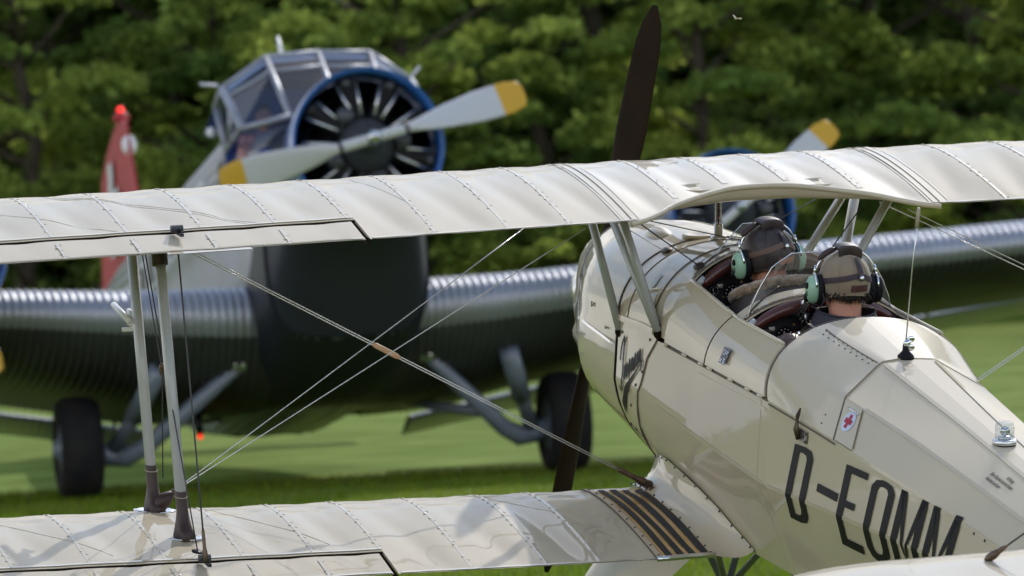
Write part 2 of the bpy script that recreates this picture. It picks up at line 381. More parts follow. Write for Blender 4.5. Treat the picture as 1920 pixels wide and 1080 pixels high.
BK = [(-22, 170, 3, 2, 'dark tree in the back row at the left edge of the picture'), (-15, 172, 1, 2, 'dark back-row tree in the gap left of the tail fin'), (-9.5, 170, 3, 2, 'dark back-row tree left of the cabin mast aerial'),
      (-4, 173, 0, 2, 'dark back-row tree above the centre engine ring'), (2.5, 170, 3, 2, 'dark back-row tree beside the yellow propeller tip'), (8, 172, 1, 2, 'dark back-row tree to the right of the wooden propeller'),
      (14, 170, 3, 2, 'dark back-row tree above the tip of the far engine propeller'), (20, 173, 0, 2, 'dark back-row tree in the upper right corner'), (26, 168, 1, 2, 'dark tree in the back row beyond the right edge')]
for i, (x_, y_, kd, lf, lb) in enumerate(BK): tree(x_, y_, kd, lf, 1.2, i * 2.1 + 1, label=lb)
# the far wood behind the rows
rn = np.random.RandomState(3); nw = 80000
P = np.stack([(rn.rand(nw) - .5) * 110, 176 + rn.rand(nw) * 7, rn.rand(nw) ** .9 * 22], 1)
P[:, 2] *= .8 + .2 * np.sin(P[:, 0] * .7)
a = rn.randn(nw, 3); a /= np.linalg.norm(a, axis=1)[:, None]; b = np.cross(a, rn.randn(nw, 3)); b /= np.linalg.norm(b, axis=1)[:, None]
sz = (.45 + .5 * rn.rand(nw))[:, None]
Q = np.stack([P - a * sz, P + b * sz * .6, P + a * sz, P - b * sz * .6], 1)
me = bpy.data.meshes.new('far_wood'); me.from_pydata(Q.reshape(-1, 3).tolist(), [], np.arange(nw * 4).reshape(-1, 4).tolist()); me.materials.append(LM[2])
o = bpy.data.objects.new('woods', me); COL.objects.link(o); tag(o, 'dense dark wood closing off the field behind the trees', kind='stuff')
# the trees on the other side of the field, seen only as reflections in the paint
nw = 30000; an = rn.rand(nw) * math.pi * 1.25 + math.pi * .95
P = np.stack([np.cos(an) * 190, np.sin(an) * 190 + 10, rn.rand(nw) * 15], 1)
a = rn.randn(nw, 3); a /= np.linalg.norm(a, axis=1)[:, None]; b = np.cross(a, rn.randn(nw, 3)); b /= np.linalg.norm(b, axis=1)[:, None]
sz = (.8 + .7 * rn.rand(nw))[:, None]
Q = np.stack([P - a * sz, P + b * sz * .8, P + a * sz, P - b * sz * .8], 1)
me = bpy.data.meshes.new('far_woods'); me.from_pydata(Q.reshape(-1, 3).tolist(), [], np.arange(nw * 4).reshape(-1, 4).tolist()); me.materials.append(LM[2])
o = bpy.data.objects.new('woods', me); COL.objects.link(o); tag(o, 'line of woods on the near side of the field', kind='stuff')

# ================================================================== BIPLANE
def rotm(a, p, r):
    f0 = Vector((-math.sin(a), math.cos(a), 0)); l0 = Vector((-math.cos(a), -math.sin(a), 0)); u0 = Vector((0, 0, 1))
    f1 = f0 * math.cos(p) + u0 * math.sin(p); u1 = u0 * math.cos(p) - f0 * math.sin(p)
    l2 = l0 * math.cos(r) + u1 * math.sin(r); u2 = u1 * math.cos(r) - l0 * math.sin(r)
    return Matrix((f1, l2, u2)).transposed()
MA = rotm(.30382, .17719, -.01021); OA = Vector((.9621, 20.2063, 2.2041))
BASE = Vector((1.0, 0, -2.43))
MW = MA.to_4x4(); MW.translation = OA + MA @ BASE
OFF = tuple(-BASE)
plane = empty('biplane', MW, OFF)
tag(plane, 'cream open-cockpit biplane lettered D-EOMM seen from behind its left side', 'biplane')
def sub(name, parent=plane):
    e = empty(name, parent=parent); e.location = OFF; e['_off'] = (0, 0, 0); return e

# ---- fuselage section functions (x forward, y left, z up)
_XR = [.80, 1.13, 1.72, 2.28, 2.5, 3.4, 4.3]
ip = lambda x, a, b: float(np.interp(x, a, b))
def _t(x, v): return ip(-x, _XR, v)
FX = [-.8, .5, .78, 1.2, 1.4, 1.6, 1.8, 1.95]
def Cp(x):
    if x >= -.8: return ip(x, FX, [.36, .36, .36, .350, .288, .222, .16, .12]), ip(x, [-.8, .5, .78, 1.2, 1.95], [-.487, -.487, -.50, -.52, -.58])
    return _t(x, [.36, .329, .273, .220, .198, .113, .03]), _t(x, [-.487, -.515, -.572, -.625, -.655, -.72, -.76])
def Dp(x):
    if x >= -.8: return ip(x, FX, [.375, .375, .372, .354, .292, .226, .163, .122]), ip(x, [-.8, 0, .5, .78, 1.2, 1.95], [-.771, -.735, -.70, -.70, -.71, -.72])
    return _t(x, [.375, .344, .288, .235, .213, .125, .035]), _t(x, [-.771, -.768, -.765, -.765, -.765, -.79, -.82])
def Ep(x):
    if x >= -.8: return ip(x, FX, [.25, .22, .21, .185, .155, .125, .095, .07]), ip(x, [-.8, -.2, .5, .78, 1.2, 1.95], [-1.10, -1.12, -1.05, -.99, -.93, -.83])
    return _t(x, [.25, .235, .19, .15, .135, .08, .02]), _t(x, [-1.10, -1.08, -1.04, -1.0, -.99, -.95, -.88])
def zc(x): return ip(x, [-4.3, -3.4, -2.28, -1.72, -1.13, -.72, -.3, -.22, .2, .7, 1.0, 1.2, 1.6, 1.95],
                     [-.715, -.635, -.474, -.393, -.310, -.245, -.235, -.225, -.155, -.212, -.218, -.225, -.28, -.39])
def sec(x, u):
    C = Cp(x); D = Dp(x); E_ = Ep(x)
    if u <= 1:
        tt = u * math.pi / 2; z0 = zc(x); ea = .92
        a = (C[0] * math.sin(tt) ** ea, C[1] + (z0 - C[1]) * max(0, math.cos(tt)) ** ea)
        if x >= -.8: return a
        kk = min(1, (-.8 - x) / .33)
        P = [(0, z0), (_t(x, [.12, .09, .065, .05, .047, .03, .01]), z0 - .004), (_t(x, [.27, .247, .205, .165, .15, .08, .02]), _t(x, [-.36, -.40, -.457, -.53, -.56, -.66, -.735])), C]
        us = [0, .22, .62, 1]
        b = (ip(u, us, [p[0] for p in P]), ip(u, us, [p[1] for p in P]))
        return a[0] * (1 - kk) + b[0] * kk, a[1] * (1 - kk) + b[1] * kk
    if u <= 2:
        kk = u - 1; bul = .010 * math.sin(math.pi * kk) * (1 if x > .78 else 0)
        return C[0] + (D[0] - C[0]) * kk + bul, C[1] + (D[1] - C[1]) * kk
    if u <= 3:
        kk = u - 2; bul = .035 * math.sin(math.pi * kk) * min(1, max(0, (x + .5) / .8))
        return D[0] + (E_[0] - D[0]) * kk + bul, D[1] + (E_[1] - D[1]) * kk
    kk = u - 3
    return E_[0] * (1 - kk), E_[1] - .02 * math.sin(kk * math.pi / 2)
def FP(x, u, off=0., side=1):
    y, z = sec(x, u)
    if off:
        e = .02; y2, z2 = sec(x, min(4, u + e)); y1, z1 = sec(x, max(0, u - e))
        ty, tz = y2 - y1, z2 - z1; L_ = math.hypot(ty, tz) or 1
        y += -tz / L_ * off; z += ty / L_ * off
    return (x, side * y, z)
def patch(x0, x1, u0, u1, nx=8, nu=12, off=0., side=1, th=0.004, mb=None, xf=None):
    """skin panel with thickness; xf(u)->(x0,x1) lets the ends follow a slanted seam"""
    m = mb or MB(); us = lin(u0, u1, nu)
    def fn(i, v, o):
        a, b = (x0, x1) if xf is None else xf(v)
        return FP(a + (b - a) * i, v, o, side)
    m.grid(lambda i, v: fn(i, v, off), lin(0, 1, nx), us)
    if th:
        m.grid(lambda i, v: fn(i, v, off - th), lin(0, 1, nx), us)
        for i in (0, 1): m.grid(lambda q, v: fn(i, v, off - th * q), [0, 1], us)
        for v in (u0, u1): m.grid(lambda q, i: fn(i, v, off - th * q), [0, 1], lin(0, 1, nx))
    return m
US4 = lambda a, b, n: lin(a, b, n)

# ---- seams measured on the real machine: x of the seam as a function of u
def seam_panel(u): return ip(u, [0, .78, .93, 1.35, 1.83, 2.25, 2.6, 3.0, 4], [.36, .33, .317, .422, .471, .542, .60, .64, .66])
FW = .76
# rear fabric fuselage, both sides as one tube behind x=-.8
xs = [-.80, -.86, -.95, -1.05, -1.13, -1.3, -1.5, -1.72, -2.0, -2.28, -2.5, -2.8, -3.1, -3.4, -3.7, -4.0, -4.3]
seamrear = lambda u: ip(u, [0, .25, .6, 1.0, 1.03], [-1.125, -1.138, -1.20, -1.285, -1.29])
def ucol(a, b):
    base = [0, .11, .22, .30, .42, .52, .62, .72, .86, 1.0, 1.15, 1.35, 1.6, 1.85, 2.0, 2.15, 2.4, 2.7, 2.9, 3.0, 3.3, 3.7, 4.0]
    return [u for u in base if a - 1e-6 <= u <= b + 1e-6]
m = MB()
for sd_ in (1, -1):
    m.grid(lambda i, v: FP(xs[i], v, 0, sd_), list(range(len(xs))), ucol(1, 4))
    m.grid(lambda i, v: FP(seamrear(v) + (-4.3 - seamrear(v)) * i, v, 0, sd_), [0, .02, .06, .12, .2, .3, .4, .5, .6, .7, .8, .9, 1.0], ucol(0, 1))
    # forward part of the fabric sides, longeron to keel, from x=-.8 up to the panel seam
    m.grid(lambda i, v: FP(-.8 + (seam_panel(v) + .8) * i, v, 0, sd_), lin(0, 1, 14), ucol(1, 4))
rear_f = m.build('fabric_fuselage', M_fab, plane, angle=14)
# metal rear deck behind the cockpit, slightly proud
df = lambda u: (ip(u, [0, .3, .6, 1], [-.72, -.725, -.745, -.79]), seamrear(u))
for sd_ in (1, -1):
    patch(0, 0, 0 if sd_ == 1 else 0, 1.0, 14, 20, .003, sd_, .006, xf=df).build('rear_deck_panel', M_tin, plane, angle=40)
def ribbon(fn, n, w, name, mt, parent, h=.0015, smooth=True, mb=None, wdir=None):
    """thin raised strip along fn(t)->point with width direction wdir(t)"""
    m = mb or MB()
    P = []
    for i in range(n):
        tq = i / (n - 1); p, wv, nv = fn(tq)
        P += [Vector(p) - Vector(wv) * w / 2, Vector(p) - Vector(wv) * w / 2 + Vector(nv) * h, Vector(p) + Vector(wv) * w / 2 + Vector(nv) * h, Vector(p) + Vector(wv) * w / 2]
    F = []
    for i in range(n - 1):
        a = i * 4; b = a + 4
        F += [(a, a + 1, b + 1, b), (a + 1, a + 2, b + 2, b + 1), (a + 2, a + 3, b + 3, b + 2)]
    m.add(P, F)
    return m.build(name, mt, parent, smooth=False) if mb is None else m
def fnorm(x, u, side=1):
    a = Vector(FP(x, u, 0, side)); b = Vector(FP(x, u, .01, side)); return (b - a).normalized()
def seam(xu, w=.006, name='seam', mt=None, side=1, off=.0045, h=.0008, parent=None, mb=None, n=None):
    """line along a list of (x,u) on the fuselage skin"""
    n = n or 4 * len(xu)
    ts = lin(0, 1, len(xu))
    def fn(tq):
        g = lambda q: Vector(FP(ip(q, ts, [p[0] for p in xu]), ip(q, ts, [p[1] for p in xu]), off, side))
        p = g(tq); d = (g(min(1, tq + .02)) - g(max(0, tq - .02)))
        nv = fnorm(ip(tq, ts, [p_[0] for p_ in xu]), ip(tq, ts, [p_[1] for p_ in xu]), side)
        return p, d.cross(nv).normalized(), nv
    return ribbon(fn, n, w, name, mt or M_seam, parent or plane, h, mb=mb)
def screws(pts, r=.0045, name='screw_heads', mt=None, parent=None, mb=None):
    m = MB()
    for p, nv in pts: m.lathe([(r, -.001), (r, .0012), (r * .5, .0022), (0, .0024)], p, nv, 6)
    o = m.build(name, mt or M_dwire, parent or plane, smooth=False); o['kind'] = 'stuff'; return o
# dark gap edges of the metal panels
seam([(df(u)[0] + .006, u) for u in lin(.0, 1, 12)], .005, 'deck_edge_gap', M_seam, off=.004)
seam([(-.775, 1.0), (-.72, .54)], .004, 'door_gap', M_seam, off=.002)
seam([(seamrear(u), u) for u in lin(0, 1.0, 12)], .005, 'deck_seam', M_seam, off=.004)
seam([(-.8, 1.04), (-1.30, 1.04)], .006, 'deck_seam', M_seam, off=.003)
seam([(x_, 1.16 - .02 * i) for i, x_ in enumerate([-.1, -.5, -1, -1.5, -2, -2.5])], .014, 'fabric_tape', M_fab, off=0, h=.002)
seam([(x_, 2.0) for x_ in lin(.3, -3.6, 8)], .014, 'fabric_tape', M_fab, off=0, h=.0012)
seam([(x_, .62) for x_ in lin(-1.35, -3.6, 6)], .012, 'fabric_tape', M_fab, off=0, h=.0015)
seam([(x_, .22) for x_ in lin(-1.16, -3.6, 6)], .014, 'fabric_tape', M_fab, off=.000, h=.002)
seam([(x_, .22) for x_ in lin(-1.16, -3.6, 6)], .014, 'fabric_tape', M_fab, off=.000, h=.002, side=-1)
seam([(-.71, u) for u in lin(1.05, 2.9, 8)], .03, 'fabric_tape', M_fab, off=0, h=.0015)
screws([(FP(x_, .255, .004), fnorm(x_, .255)) for x_ in lin(-.78, -1.1, 11)] + [(FP(x_, .29, .004), fnorm(x_, .29)) for x_ in lin(-.8, -1.1, 9)]
       + [(FP(-1.10 - .1 * (u - .25), u, .004), fnorm(-1.15, u)) for u in (.85, .93)], .003, 'deck_rivets', M_seam)
seam([(-.77, .25), (-1.13, .25)], .004, 'deck_seam', M_seam, off=.0045)
# mid deck between the cockpits
for sd_ in (1, -1): patch(-.325, -.235, 0, .56, 4, 16, .003, sd_, .006).build('middle_deck', M_tin, plane, angle=40)
seam([(-.236, .55), (-.176, .98)], .005, 'door_gap', M_gap, off=.0095)
# front tank decks with rings (three bands, each its own part)
for a, b, nm, o_ in ((.20, .385, 'front_coaming_deck', .003), (.392, .645, 'tank_deck', .005), (.652, .752, 'ring_deck', .004)):
    for sd_ in (1, -1): patch(a, b, 0, .97, 6, 22, o_, sd_, .006).build(nm, M_tin, plane, angle=40)
for xx_, ww in ((.388, .006), (.648, .0035), (.757, .0035)):
    for sd_ in (1, -1): seam([(xx_, u) for u in lin(0, .97, 16)], ww, 'band_ring', M_brass if xx_ < .4 else M_seam, side=sd_, off=.0055, h=.002)
# cockpit side doors (front, rear), both sides
for a, b in ((-.232, .198), (-.725, -.240)):
    for sd_ in (1, -1):
        xf = (lambda u, a=a, b=b: (a + (.062 if a > -.5 else -.05) * (u - .54) / .46, b + (.060 if b < -.1 else .04) * (u - .54) / .46))
        patch(0, 0, .54, .985, 8, 9, .009, sd_, .012, xf=xf).build('cockpit_door', M_tin, plane, angle=40)
        mm = MB(); mm.tube([FP(a + (b - a) * i / 8, .54, .010, sd_) for i in range(9)], .007, 6); mm.build('door_edge', M_tin, plane)
seam([(x_, 1.0) for x_ in lin(.24, -.79, 10)], .010, 'hinge_line', M_seam, off=.001, h=.004)
for x_ in (.22, .02, -.15, -.24, -.45, -.62, -.74):
    mm = MB(); mm.tube([FP(x_ - .022, .992, .010), FP(x_ + .022, .992, .010)], .0052, 6); mm.build('hinge', M_tin, plane)
    screws([(FP(x_ - .026, .99, .010), fnorm(x_, 1)), (FP(x_ + .026, .99, .010), fnorm(x_, 1))], .003, 'hinge_screws', M_dwire)
# closing skin under doors: inner walls of the tub
m = MB()
for sd_ in (1, -1):
    m.grid(lambda i, v: FP(i, v, -.018, sd_), lin(-.80, .24, 10), [.56, .7, .85, 1, 1.5, 2.0])
m.grid(lambda i, y: (i, y, -.90), lin(-.8, .24, 4), lin(-.29, .29, 4))
m.build('cockpit_lining', mat('dark_lining', (.02, .018, .02), .8), plane)
m = MB()
for x_ in (.24, -.27, -.80):
    pts = [FP(x_, u, -.016, 1) for u in lin(0, 2, 14)] + [(x_, .29, -.90), (x_, -.29, -.90)] + [FP(x_, u, -.016, -1) for u in lin(2, 0, 14)]
    m.add(pts, [tuple(range(len(pts)))])
m.build('bulkhead', M_panel, plane, smooth=False)
# sheet panel with the script name, with left and right instances
for sd_ in (1, -1):
    patch(0, 0, .93, 3.0, 6, 30, .004, sd_, .006, xf=lambda u: (seam_panel(u) + .006, FW - .016)).build('side_panel', M_tin, plane, angle=50)
seam([(seam_panel(u), u) for u in lin(.93, 3.0, 24)], .006, 'panel_seam', M_seam, off=.003)
m = MB()
for sd_ in (1, -1): m.grid(lambda i, v: FP(i, v, -.012, sd_), [.3, .78], ucol(0, 4))
m.build('frame_behind_panels', M_gap, plane)
patch(.36, .74, .935, .975, 6, 4, .012, 1, .010).build('panel_bead', M_tin, plane)
screws([(FP(x_, u, .006), fnorm(x_, u)) for x_, u in ((.70, 1.12), (.40, 1.04), (.46, 1.62), (.52, 1.9), (.70, 2.5), (.655, 2.52), (.60, 2.2), (.30, .90), (.2, .93))], .006, 'fasteners', M_dwire)
# engine cowl
cx_ = [FW + .006, .9, 1.05, 1.2, 1.35, 1.5, 1.62, 1.74, 1.84, 1.91, 1.955]
def cowlpt(i, v, sd_, o=.006):
    s_ = 1.0
    p = FP(cx_[i], v, o, sd_)
    return p
m = MB()
for sd_ in (1, -1): m.grid(lambda i, v: cowlpt(i, v, sd_), list(range(len(cx_))), [u for u in lin(0, 1, 16)] + [1.2, 1.4, 1.6, 1.8, 2, 2.15, 2.3, 2.5, 2.7, 2.85, 3, 3.3, 3.7, 4.0])
ring = [Vector(cowlpt(len(cx_) - 1, u, 1)) for u in lin(0, 4, 24)] + [Vector(cowlpt(len(cx_) - 1, u, -1)) for u in lin(4, 0, 24)]
cen = Vector((1.99, 0, -.62)); P = [cen] + ring
m.add(P, [(0, i, i + 1) for i in range(1, len(ring))])
m.build('engine_cowl', M_tin, plane, angle=35)
seam([(1.60, 1.06), (.90, 1.32), (.775, 1.37)], .010, 'cowl_hinge', M_alu, off=.008)
seam([(1.62, u) for u in lin(0, 3, 12)], .006, 'cowl_seam', M_seam, off=.007)
seam([(FW, u) for u in lin(.93, 3.2, 24)], .022, 'firewall_gap', M_gap, off=-.002, h=.006)
for x_, u in ((1.05, .93), (.86, 1.14)):
    mm = MB(); mm.tube([FP(x_ + .02, u, .008), FP(x_, u + .03, .012), FP(x_ - .02, u, .008)], .0022, 5); mm.build('cowl_latch', M_brass, plane)
m = MB(); m.ell((1.0, .12, -.235), (.10, .045, .03)); m.build('cowl_blister', M_tin, plane)
# propeller and spinner
m = MB(); m.lathe([(.11, -.02), (.11, .05), (.09, .15), (.05, .22), (0, .25)], (1.99, 0, -.62), (1, 0, 0), 20); m.build('spinner', M_alu, plane)
m = MB()
ax = Vector((0, -.20, .98))
for sg in (1, -1):
    rs = lin(.08, 1.10, 16)
    def bl(i, j, sg=sg):
        r = rs[i]; c_ = ip(r, [.08, .25, .6, .95, 1.07, 1.10], [.05, .085, .12, .10, .06, .02]); tw = R(ip(r, [.08, 1.1], [52, 18])) * 1
        th = ip(r, [.08, .3, 1.1], [.05, .03, .008]); an_ = 2 * math.pi * j / 12
        lw = Vector((0, .98, .20)) * sg
        a_ = lw * math.cos(tw) + Vector((1, 0, 0)) * math.sin(tw); b_ = Vector((1, 0, 0)) * math.cos(tw) - lw * math.sin(tw)
        return Vector((2.04, 0, -.62)) + ax * sg * r + a_ * c_ / 2 * math.cos(an_) + b_ * th / 2 * math.sin(an_)
    m.grid(bl, list(range(16)), list(range(12)), close_v=True)
m.build('propeller', M_wood, plane)

# ---- wings
cH, CH, ST, GP, DU, DL, SW = .5672, .9477, .2985, 1.1202, R(1.46), R(3.84), R(11)
def yt(s): return .09 * math.sqrt(max(s, 0) / .3) * math.exp(.5 - .5 * max(s, 0) / .3) * (1 - s ** 4)
def yb(s): return -.032 * math.sqrt(max(s, 0) / .15) * math.exp(.5 - .5 * max(s, 0) / .15) * (1 - s ** 3)
RIBS = [cH, .80, 1.035, 1.306, 1.574, 1.84, 2.105, 2.375, 2.64, 2.91, 3.17, 3.42]
RIBL = [cH, .80, 1.00, 1.277, 1.555, 1.80, 2.055, 2.33, 2.60, 2.87, 3.14, 3.40]
CRIB = [-cH, -.34, -.113, .113, .34, cH]
def wpt(y, s, top, low, sag=None, sn=1, dz=0.):
    """low=False upper wing"""
    e = max(abs(y) - cH, 0); x = -e * math.tan(SW) + CH * (1 - s); z = e * math.tan(DL if low else DU) + CH * (yt(s) if top else yb(s))
    if abs(y) > 3.15:                                   # rounded tip
        q = min(1, (abs(y) - 3.15) / .55); f = math.sqrt(max(0, 1 - q * q)); xm = -e * math.tan(SW) + CH * .45
        x = xm + (x - xm) * (.25 + .75 * f) ; z = e * math.tan(DL if low else DU) + (z - e * math.tan(DL if low else DU)) * f
    if sag and top:
        ribs = sag
        for a, b in zip(ribs[:-1], ribs[1:]):
            if a <= abs(y) <= b if ribs[0] > 0 else a <= y <= b:
                q = ((abs(y) if ribs[0] > 0 else y) - a) / (b - a)
                w_ = min(1, max(0, (s - .02) / .22)) ** .8 * min(1, (1.0 - s) / .12 + .15)
                if s > .68 and abs(y) > 1.552: w_ *= max(.12, 1 - (s - .68) / .10) if s < .80 else .35
                z += .0026 * math.sin(2 * math.pi * s / .105 + 1.6 * math.sin(math.pi * q)) * math.sin(math.pi * q) ** .5 * max(0, 1 - abs(s - .19) / .17)
                z -= (.0080 * (math.sin(math.pi * q) ** 2) + .0022 * math.cos(2 * math.pi * q * 2 + s * 9) * math.sin(math.pi * q)) * w_
                if s > .93: x += .012 * math.sin(math.pi * q) * (s - .93) / .07     # scalloped trailing edge
    if low: x -= ST; z -= GP
    return Vector((x, y, z + dz))
def wsurf(y, s, low, off=.0):
    ribs = (RIBL if low else RIBS) if abs(y) > cH + 1e-6 else CRIB
    p = wpt(y, s, True, low, ribs)
    if off: p = p + wnorm(y, s, low) * off
    return p
def wnorm(y, s, low):
    a = wpt(y, s + .01, True, low) - wpt(y, max(0, s - .01), True, low); b = wpt(y + .01, s, True, low) - wpt(y - .01, s, True, low)
    n = a.cross(b).normalized(); return n if n.z > 0 else -n
SS = [0, .004, .012, .02, .032, .045, .058, .07, .085, .10, .115, .13, .145, .16, .175, .19, .205, .22, .235, .25, .27, .29, .315, .34, .37, .40, .46, .52, .58, .64, .70, .75, .79]
def ysamp(ribs, y0, y1, n=8):
    out = []
    pts = [y0] + [r for r in ribs if y0 + 1e-4 < r < y1 - 1e-4] + [y1]
    for a, b in zip(pts[:-1], pts[1:]): out += lin(a, b, n + 1)[:-1]
    return out + [y1]
def wing_shell(low, side, y0, y1, s_end, ribs, cut=None, slist=SS, s_start=0, thick_end=True):
    m = MB(); ys = ysamp(ribs, y0, y1)
    ts_ = [s for s in slist if s < s_end - 1e-4] + [s_end]
    P = []
    for y in ys:
        se = cut(y) if cut else s_end
        fac = se / s_end
        loop = [wpt(side * y, s * fac, True, low, ribs) for s in reversed(ts_)]
        bot = [wpt(side * y, s * fac, False, low, ribs) for s in ts_[1:]]
        if cut:                                   # rounded closed lip at the cut edge
            tp = loop[0]
            for kk_, w_ in ((-1, .80), (-2, .4), (-3, .12)): bot[kk_] = bot[kk_].lerp(Vector((bot[kk_].x, tp.y, tp.z - .012)), w_)
        P.append(loop + bot)
    n = len(P[0]); V = [p for l_ in P for p in l_]
    F = [(i * n + j, i * n + (j + 1) % n, (i + 1) * n + (j + 1) % n, (i + 1) * n + j) for i in range(len(ys) - 1) for j in range(n)]
    F += [tuple(range(n)), tuple((len(ys) - 1) * n + j for j in reversed(range(n)))]
    m.add(V, F); return m
def tape(y, s0, s1, low, w=.012, n=30):
    """reinforcing tape with a doubled edge over one rib"""
    m = MB()
    def fn(tq):
        s = s0 + (s1 - s0) * tq; p = wsurf(y, s, low, .0005); nv = wnorm(y, s, low)
        return p, (0, 1, 0), nv
    ribbon(fn, n, w, None, None, None, .0007, mb=m)
    return m
def stitches(y, s0, s1, low, m):
    n = int((s1 - s0) / .028)
    for i in range(n):
        if random.random() < .35: continue
        s = s0 + (s1 - s0) * (i + .5) / n; y_ = y + (.006 if i % 2 else -.006) + random.uniform(-.003, .003)
        m.lathe([(.006, -.001), (.0045, .0012), (.002, .0019), (0, .0020)], wsurf(y_, s, low, .001), wnorm(y, s, low), 5)
def aileron(low, side, parent, y0, y1):
    ribs = RIBL if low else RIBS
    sl = [.812, .825, .84, .86, .88, .90, .92, .94, .96, .98, .99, 1.0]
    m = MB(); P = []
    ys = ysamp(ribs, y0, y1)
    for y in ys:
        top = [wpt(side * y, s, True, low, ribs, dz=-.002) for s in reversed(sl)]
        bot = [wpt(side * y, s, False, low, ribs) for s in sl]
        P.append(top + bot)
    n = len(P[0]); V = [p for l_ in P for p in l_]
    F = [(i * n + j, i * n + (j + 1) % n, (i + 1) * n + (j + 1) % n, (i + 1) * n + j) for i in range(len(ys) - 1) for j in range(n)]
    F += [tuple(range(n)), tuple((len(ys) - 1) * n + j for j in reversed(range(n)))]
    m.add(V, F); return m.build('aileron', M_fab, parent, angle=50)
for low in (False, True):
    ribs = RIBL if low else RIBS; nm = 'lower_wing' if low else 'upper_wing'
    ya0, ya1 = (1.552, 3.40)
    for side in (1, -1):
        yr = .36 if low else cH
        r_in = [.30] + ribs if low else ribs
        w1 = wing_shell(low, side, cH, ya0, 1.0, ribs, slist=SS + [.84, .88, .92, .95, .975, .99])
        if low:
            w0 = wing_shell(low, side, .33, cH, 1.0, [.30, cH], slist=SS + [.84, .88, .92, .95, .975, .99]); w1.add(w0.v, w0.f)
        w2 = wing_shell(low, side, ya0, 3.6999, .796, ribs); w1.add(w2.v, w2.f)
        W1 = w1.build(nm, M_fab, plane, angle=50, merge=False)
        aileron(low, side, W1, ya0 + .018, 3.40)
        # tip filler behind the hinge line
        # shade inside the hinge slot, painted as dark strips and a wall
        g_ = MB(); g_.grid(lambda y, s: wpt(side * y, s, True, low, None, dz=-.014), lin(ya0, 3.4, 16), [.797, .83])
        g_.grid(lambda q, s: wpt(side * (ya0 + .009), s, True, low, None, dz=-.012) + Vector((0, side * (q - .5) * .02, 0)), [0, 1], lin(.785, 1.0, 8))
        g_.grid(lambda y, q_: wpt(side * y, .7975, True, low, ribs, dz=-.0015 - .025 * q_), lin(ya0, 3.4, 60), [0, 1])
        g_.build('hinge_slot_shade', M_gap, W1)
        st = MB()
        for r in ribs:
            if side < 0 and not low and r > 2.4: continue
            if r < ya0 - .05: rng = [(.012, .985)]
            elif r <= 1.58: rng = [(.012, .785)]
            else: rng = [(.012, .785), (.845, .985)]
            for a, b in rng:
                if r <= cH + .01: continue
                tape(side * r, a, b, low).build('rib_tape', M_tape, W1, smooth=False)
                stitches(side * r, max(a, .05), b, low, st)
        if st.v:
            o = st.build('rib_stitching', M_tape, W1); o['kind'] = 'stuff'
        # trailing edge bead and spar-line tapes
        for s_ in (.775, .99) :
            for yy0, yy1 in (((cH, ya0 - .01), (ya0, 3.4)) if s_ < .9 else ((cH, ya0 - .01), (ya0 + .02, 3.38))):
                if s_ < .9 and yy0 == cH: continue
                mm = MB(); ribbon(lambda q: (wsurf(side * (yy0 + (yy1 - yy0) * q), s_, low, .0004), wpt(side * 1, .5, True, low) - wpt(side * 1, .52, True, low) if 0 else Vector((1, 0, 0)), wnorm(side * (yy0 + (yy1 - yy0) * q), s_, low)), 60, .018, None, None, None, .0015, mb=mm)
                mm.build('edge_tape', M_tape, W1, smooth=False)
        # diagonal drag-brace ridges pressing through the fabric
        for (y0_, s0_), (y1_, s1_) in ([((2.50, .20), (1.90, .77)), ((2.53, .20), (1.93, .77)), ((2.98, .25), (2.40, .77)), ((1.42, .12), (1.30, .70))] if not low else [((1.1, .06), (.72, .60)), ((2.1, .1), (1.72, .7)), ((2.9, .15), (2.5, .7))]):
            mm = MB()
            mm.tube([wsurf(side * (y0_ + (y1_ - y0_) * q), s0_ + (s1_ - s0_) * q, low, -.0012) for q in lin(0, 1, 24)], .0028, 5)
            mm.build('brace_ridge', M_tape, W1)
# centre section with the cut-out
def cutf(y): return ip(abs(y), [0, .05, .12, .235, .375, .43, .50, cH], [.675, .677, .69, .753, .847, .905, .965, 1.0])
wc = wing_shell(False, 1, -cH + .004, cH - .004, 1.0, CRIB, cut=cutf, slist=SS + [.84, .88, .92, .95, .975, .99])
WC = wc.build('centre_section', M_tin, plane, angle=50)
st = MB()
for r in CRIB[1:-1]:
    tape(r, .012, cutf(r) - .03, False, .022).build('rib_tape', M_tape, WC, smooth=False); stitches(r, .05, cutf(r) - .04, False, st)
o = st.build('rib_stitching', M_tape, WC); o['kind'] = 'stuff'
for sg in (1, -1):                                  # metal fairing strips over the wing joints
    for yy, ww, mt_ in ((cH, .05, M_tin), (cH + .034, .006, M_tape), (cH - .034, .006, M_tape)):
        mm = MB(); ribbon(lambda q: (wsurf(sg * yy, .005 + .985 * q, False, .0012), (0, 1, 0), wnorm(sg * yy, .005 + .985 * q, False)), 40, ww, None, None, None, .0006, mb=mm)
        mm.build('joint_strip', mt_, WC, smooth=False)
    mm = MB(); ribbon(lambda q: (wsurf(sg * (cH - .002), .002 + .985 * q, False, .003), (0, 1, 0), wnorm(sg * cH, .002 + .985 * q, False)), 40, .0035, None, None, None, .0008, mb=mm)
    mm.build('joint_gap', M_seam, WC, smooth=False)
# raised lip tube along the cut-out and two oval hand holds
mm = MB(); mm.tube([wpt(y, cutf(y), True, False) + Vector((-.002, 0, -.010)) for y in lin(-cH, cH, 40)], .010, 8); mm.build('cutout_edge', M_tin, WC)
for yy, s_ in ((.215, .66), (-.235, .67)):
    mm = MB(); c_ = wsurf(yy, s_, False, .001); nv = wnorm(yy, s_, False)
    mm.lathe([(.085, 0), (.080, .004), (.070, .003), (.062, -.002)], c_, nv, 28, sq=(.55, 1)); mm.build('handhold_rim', M_tin, WC)
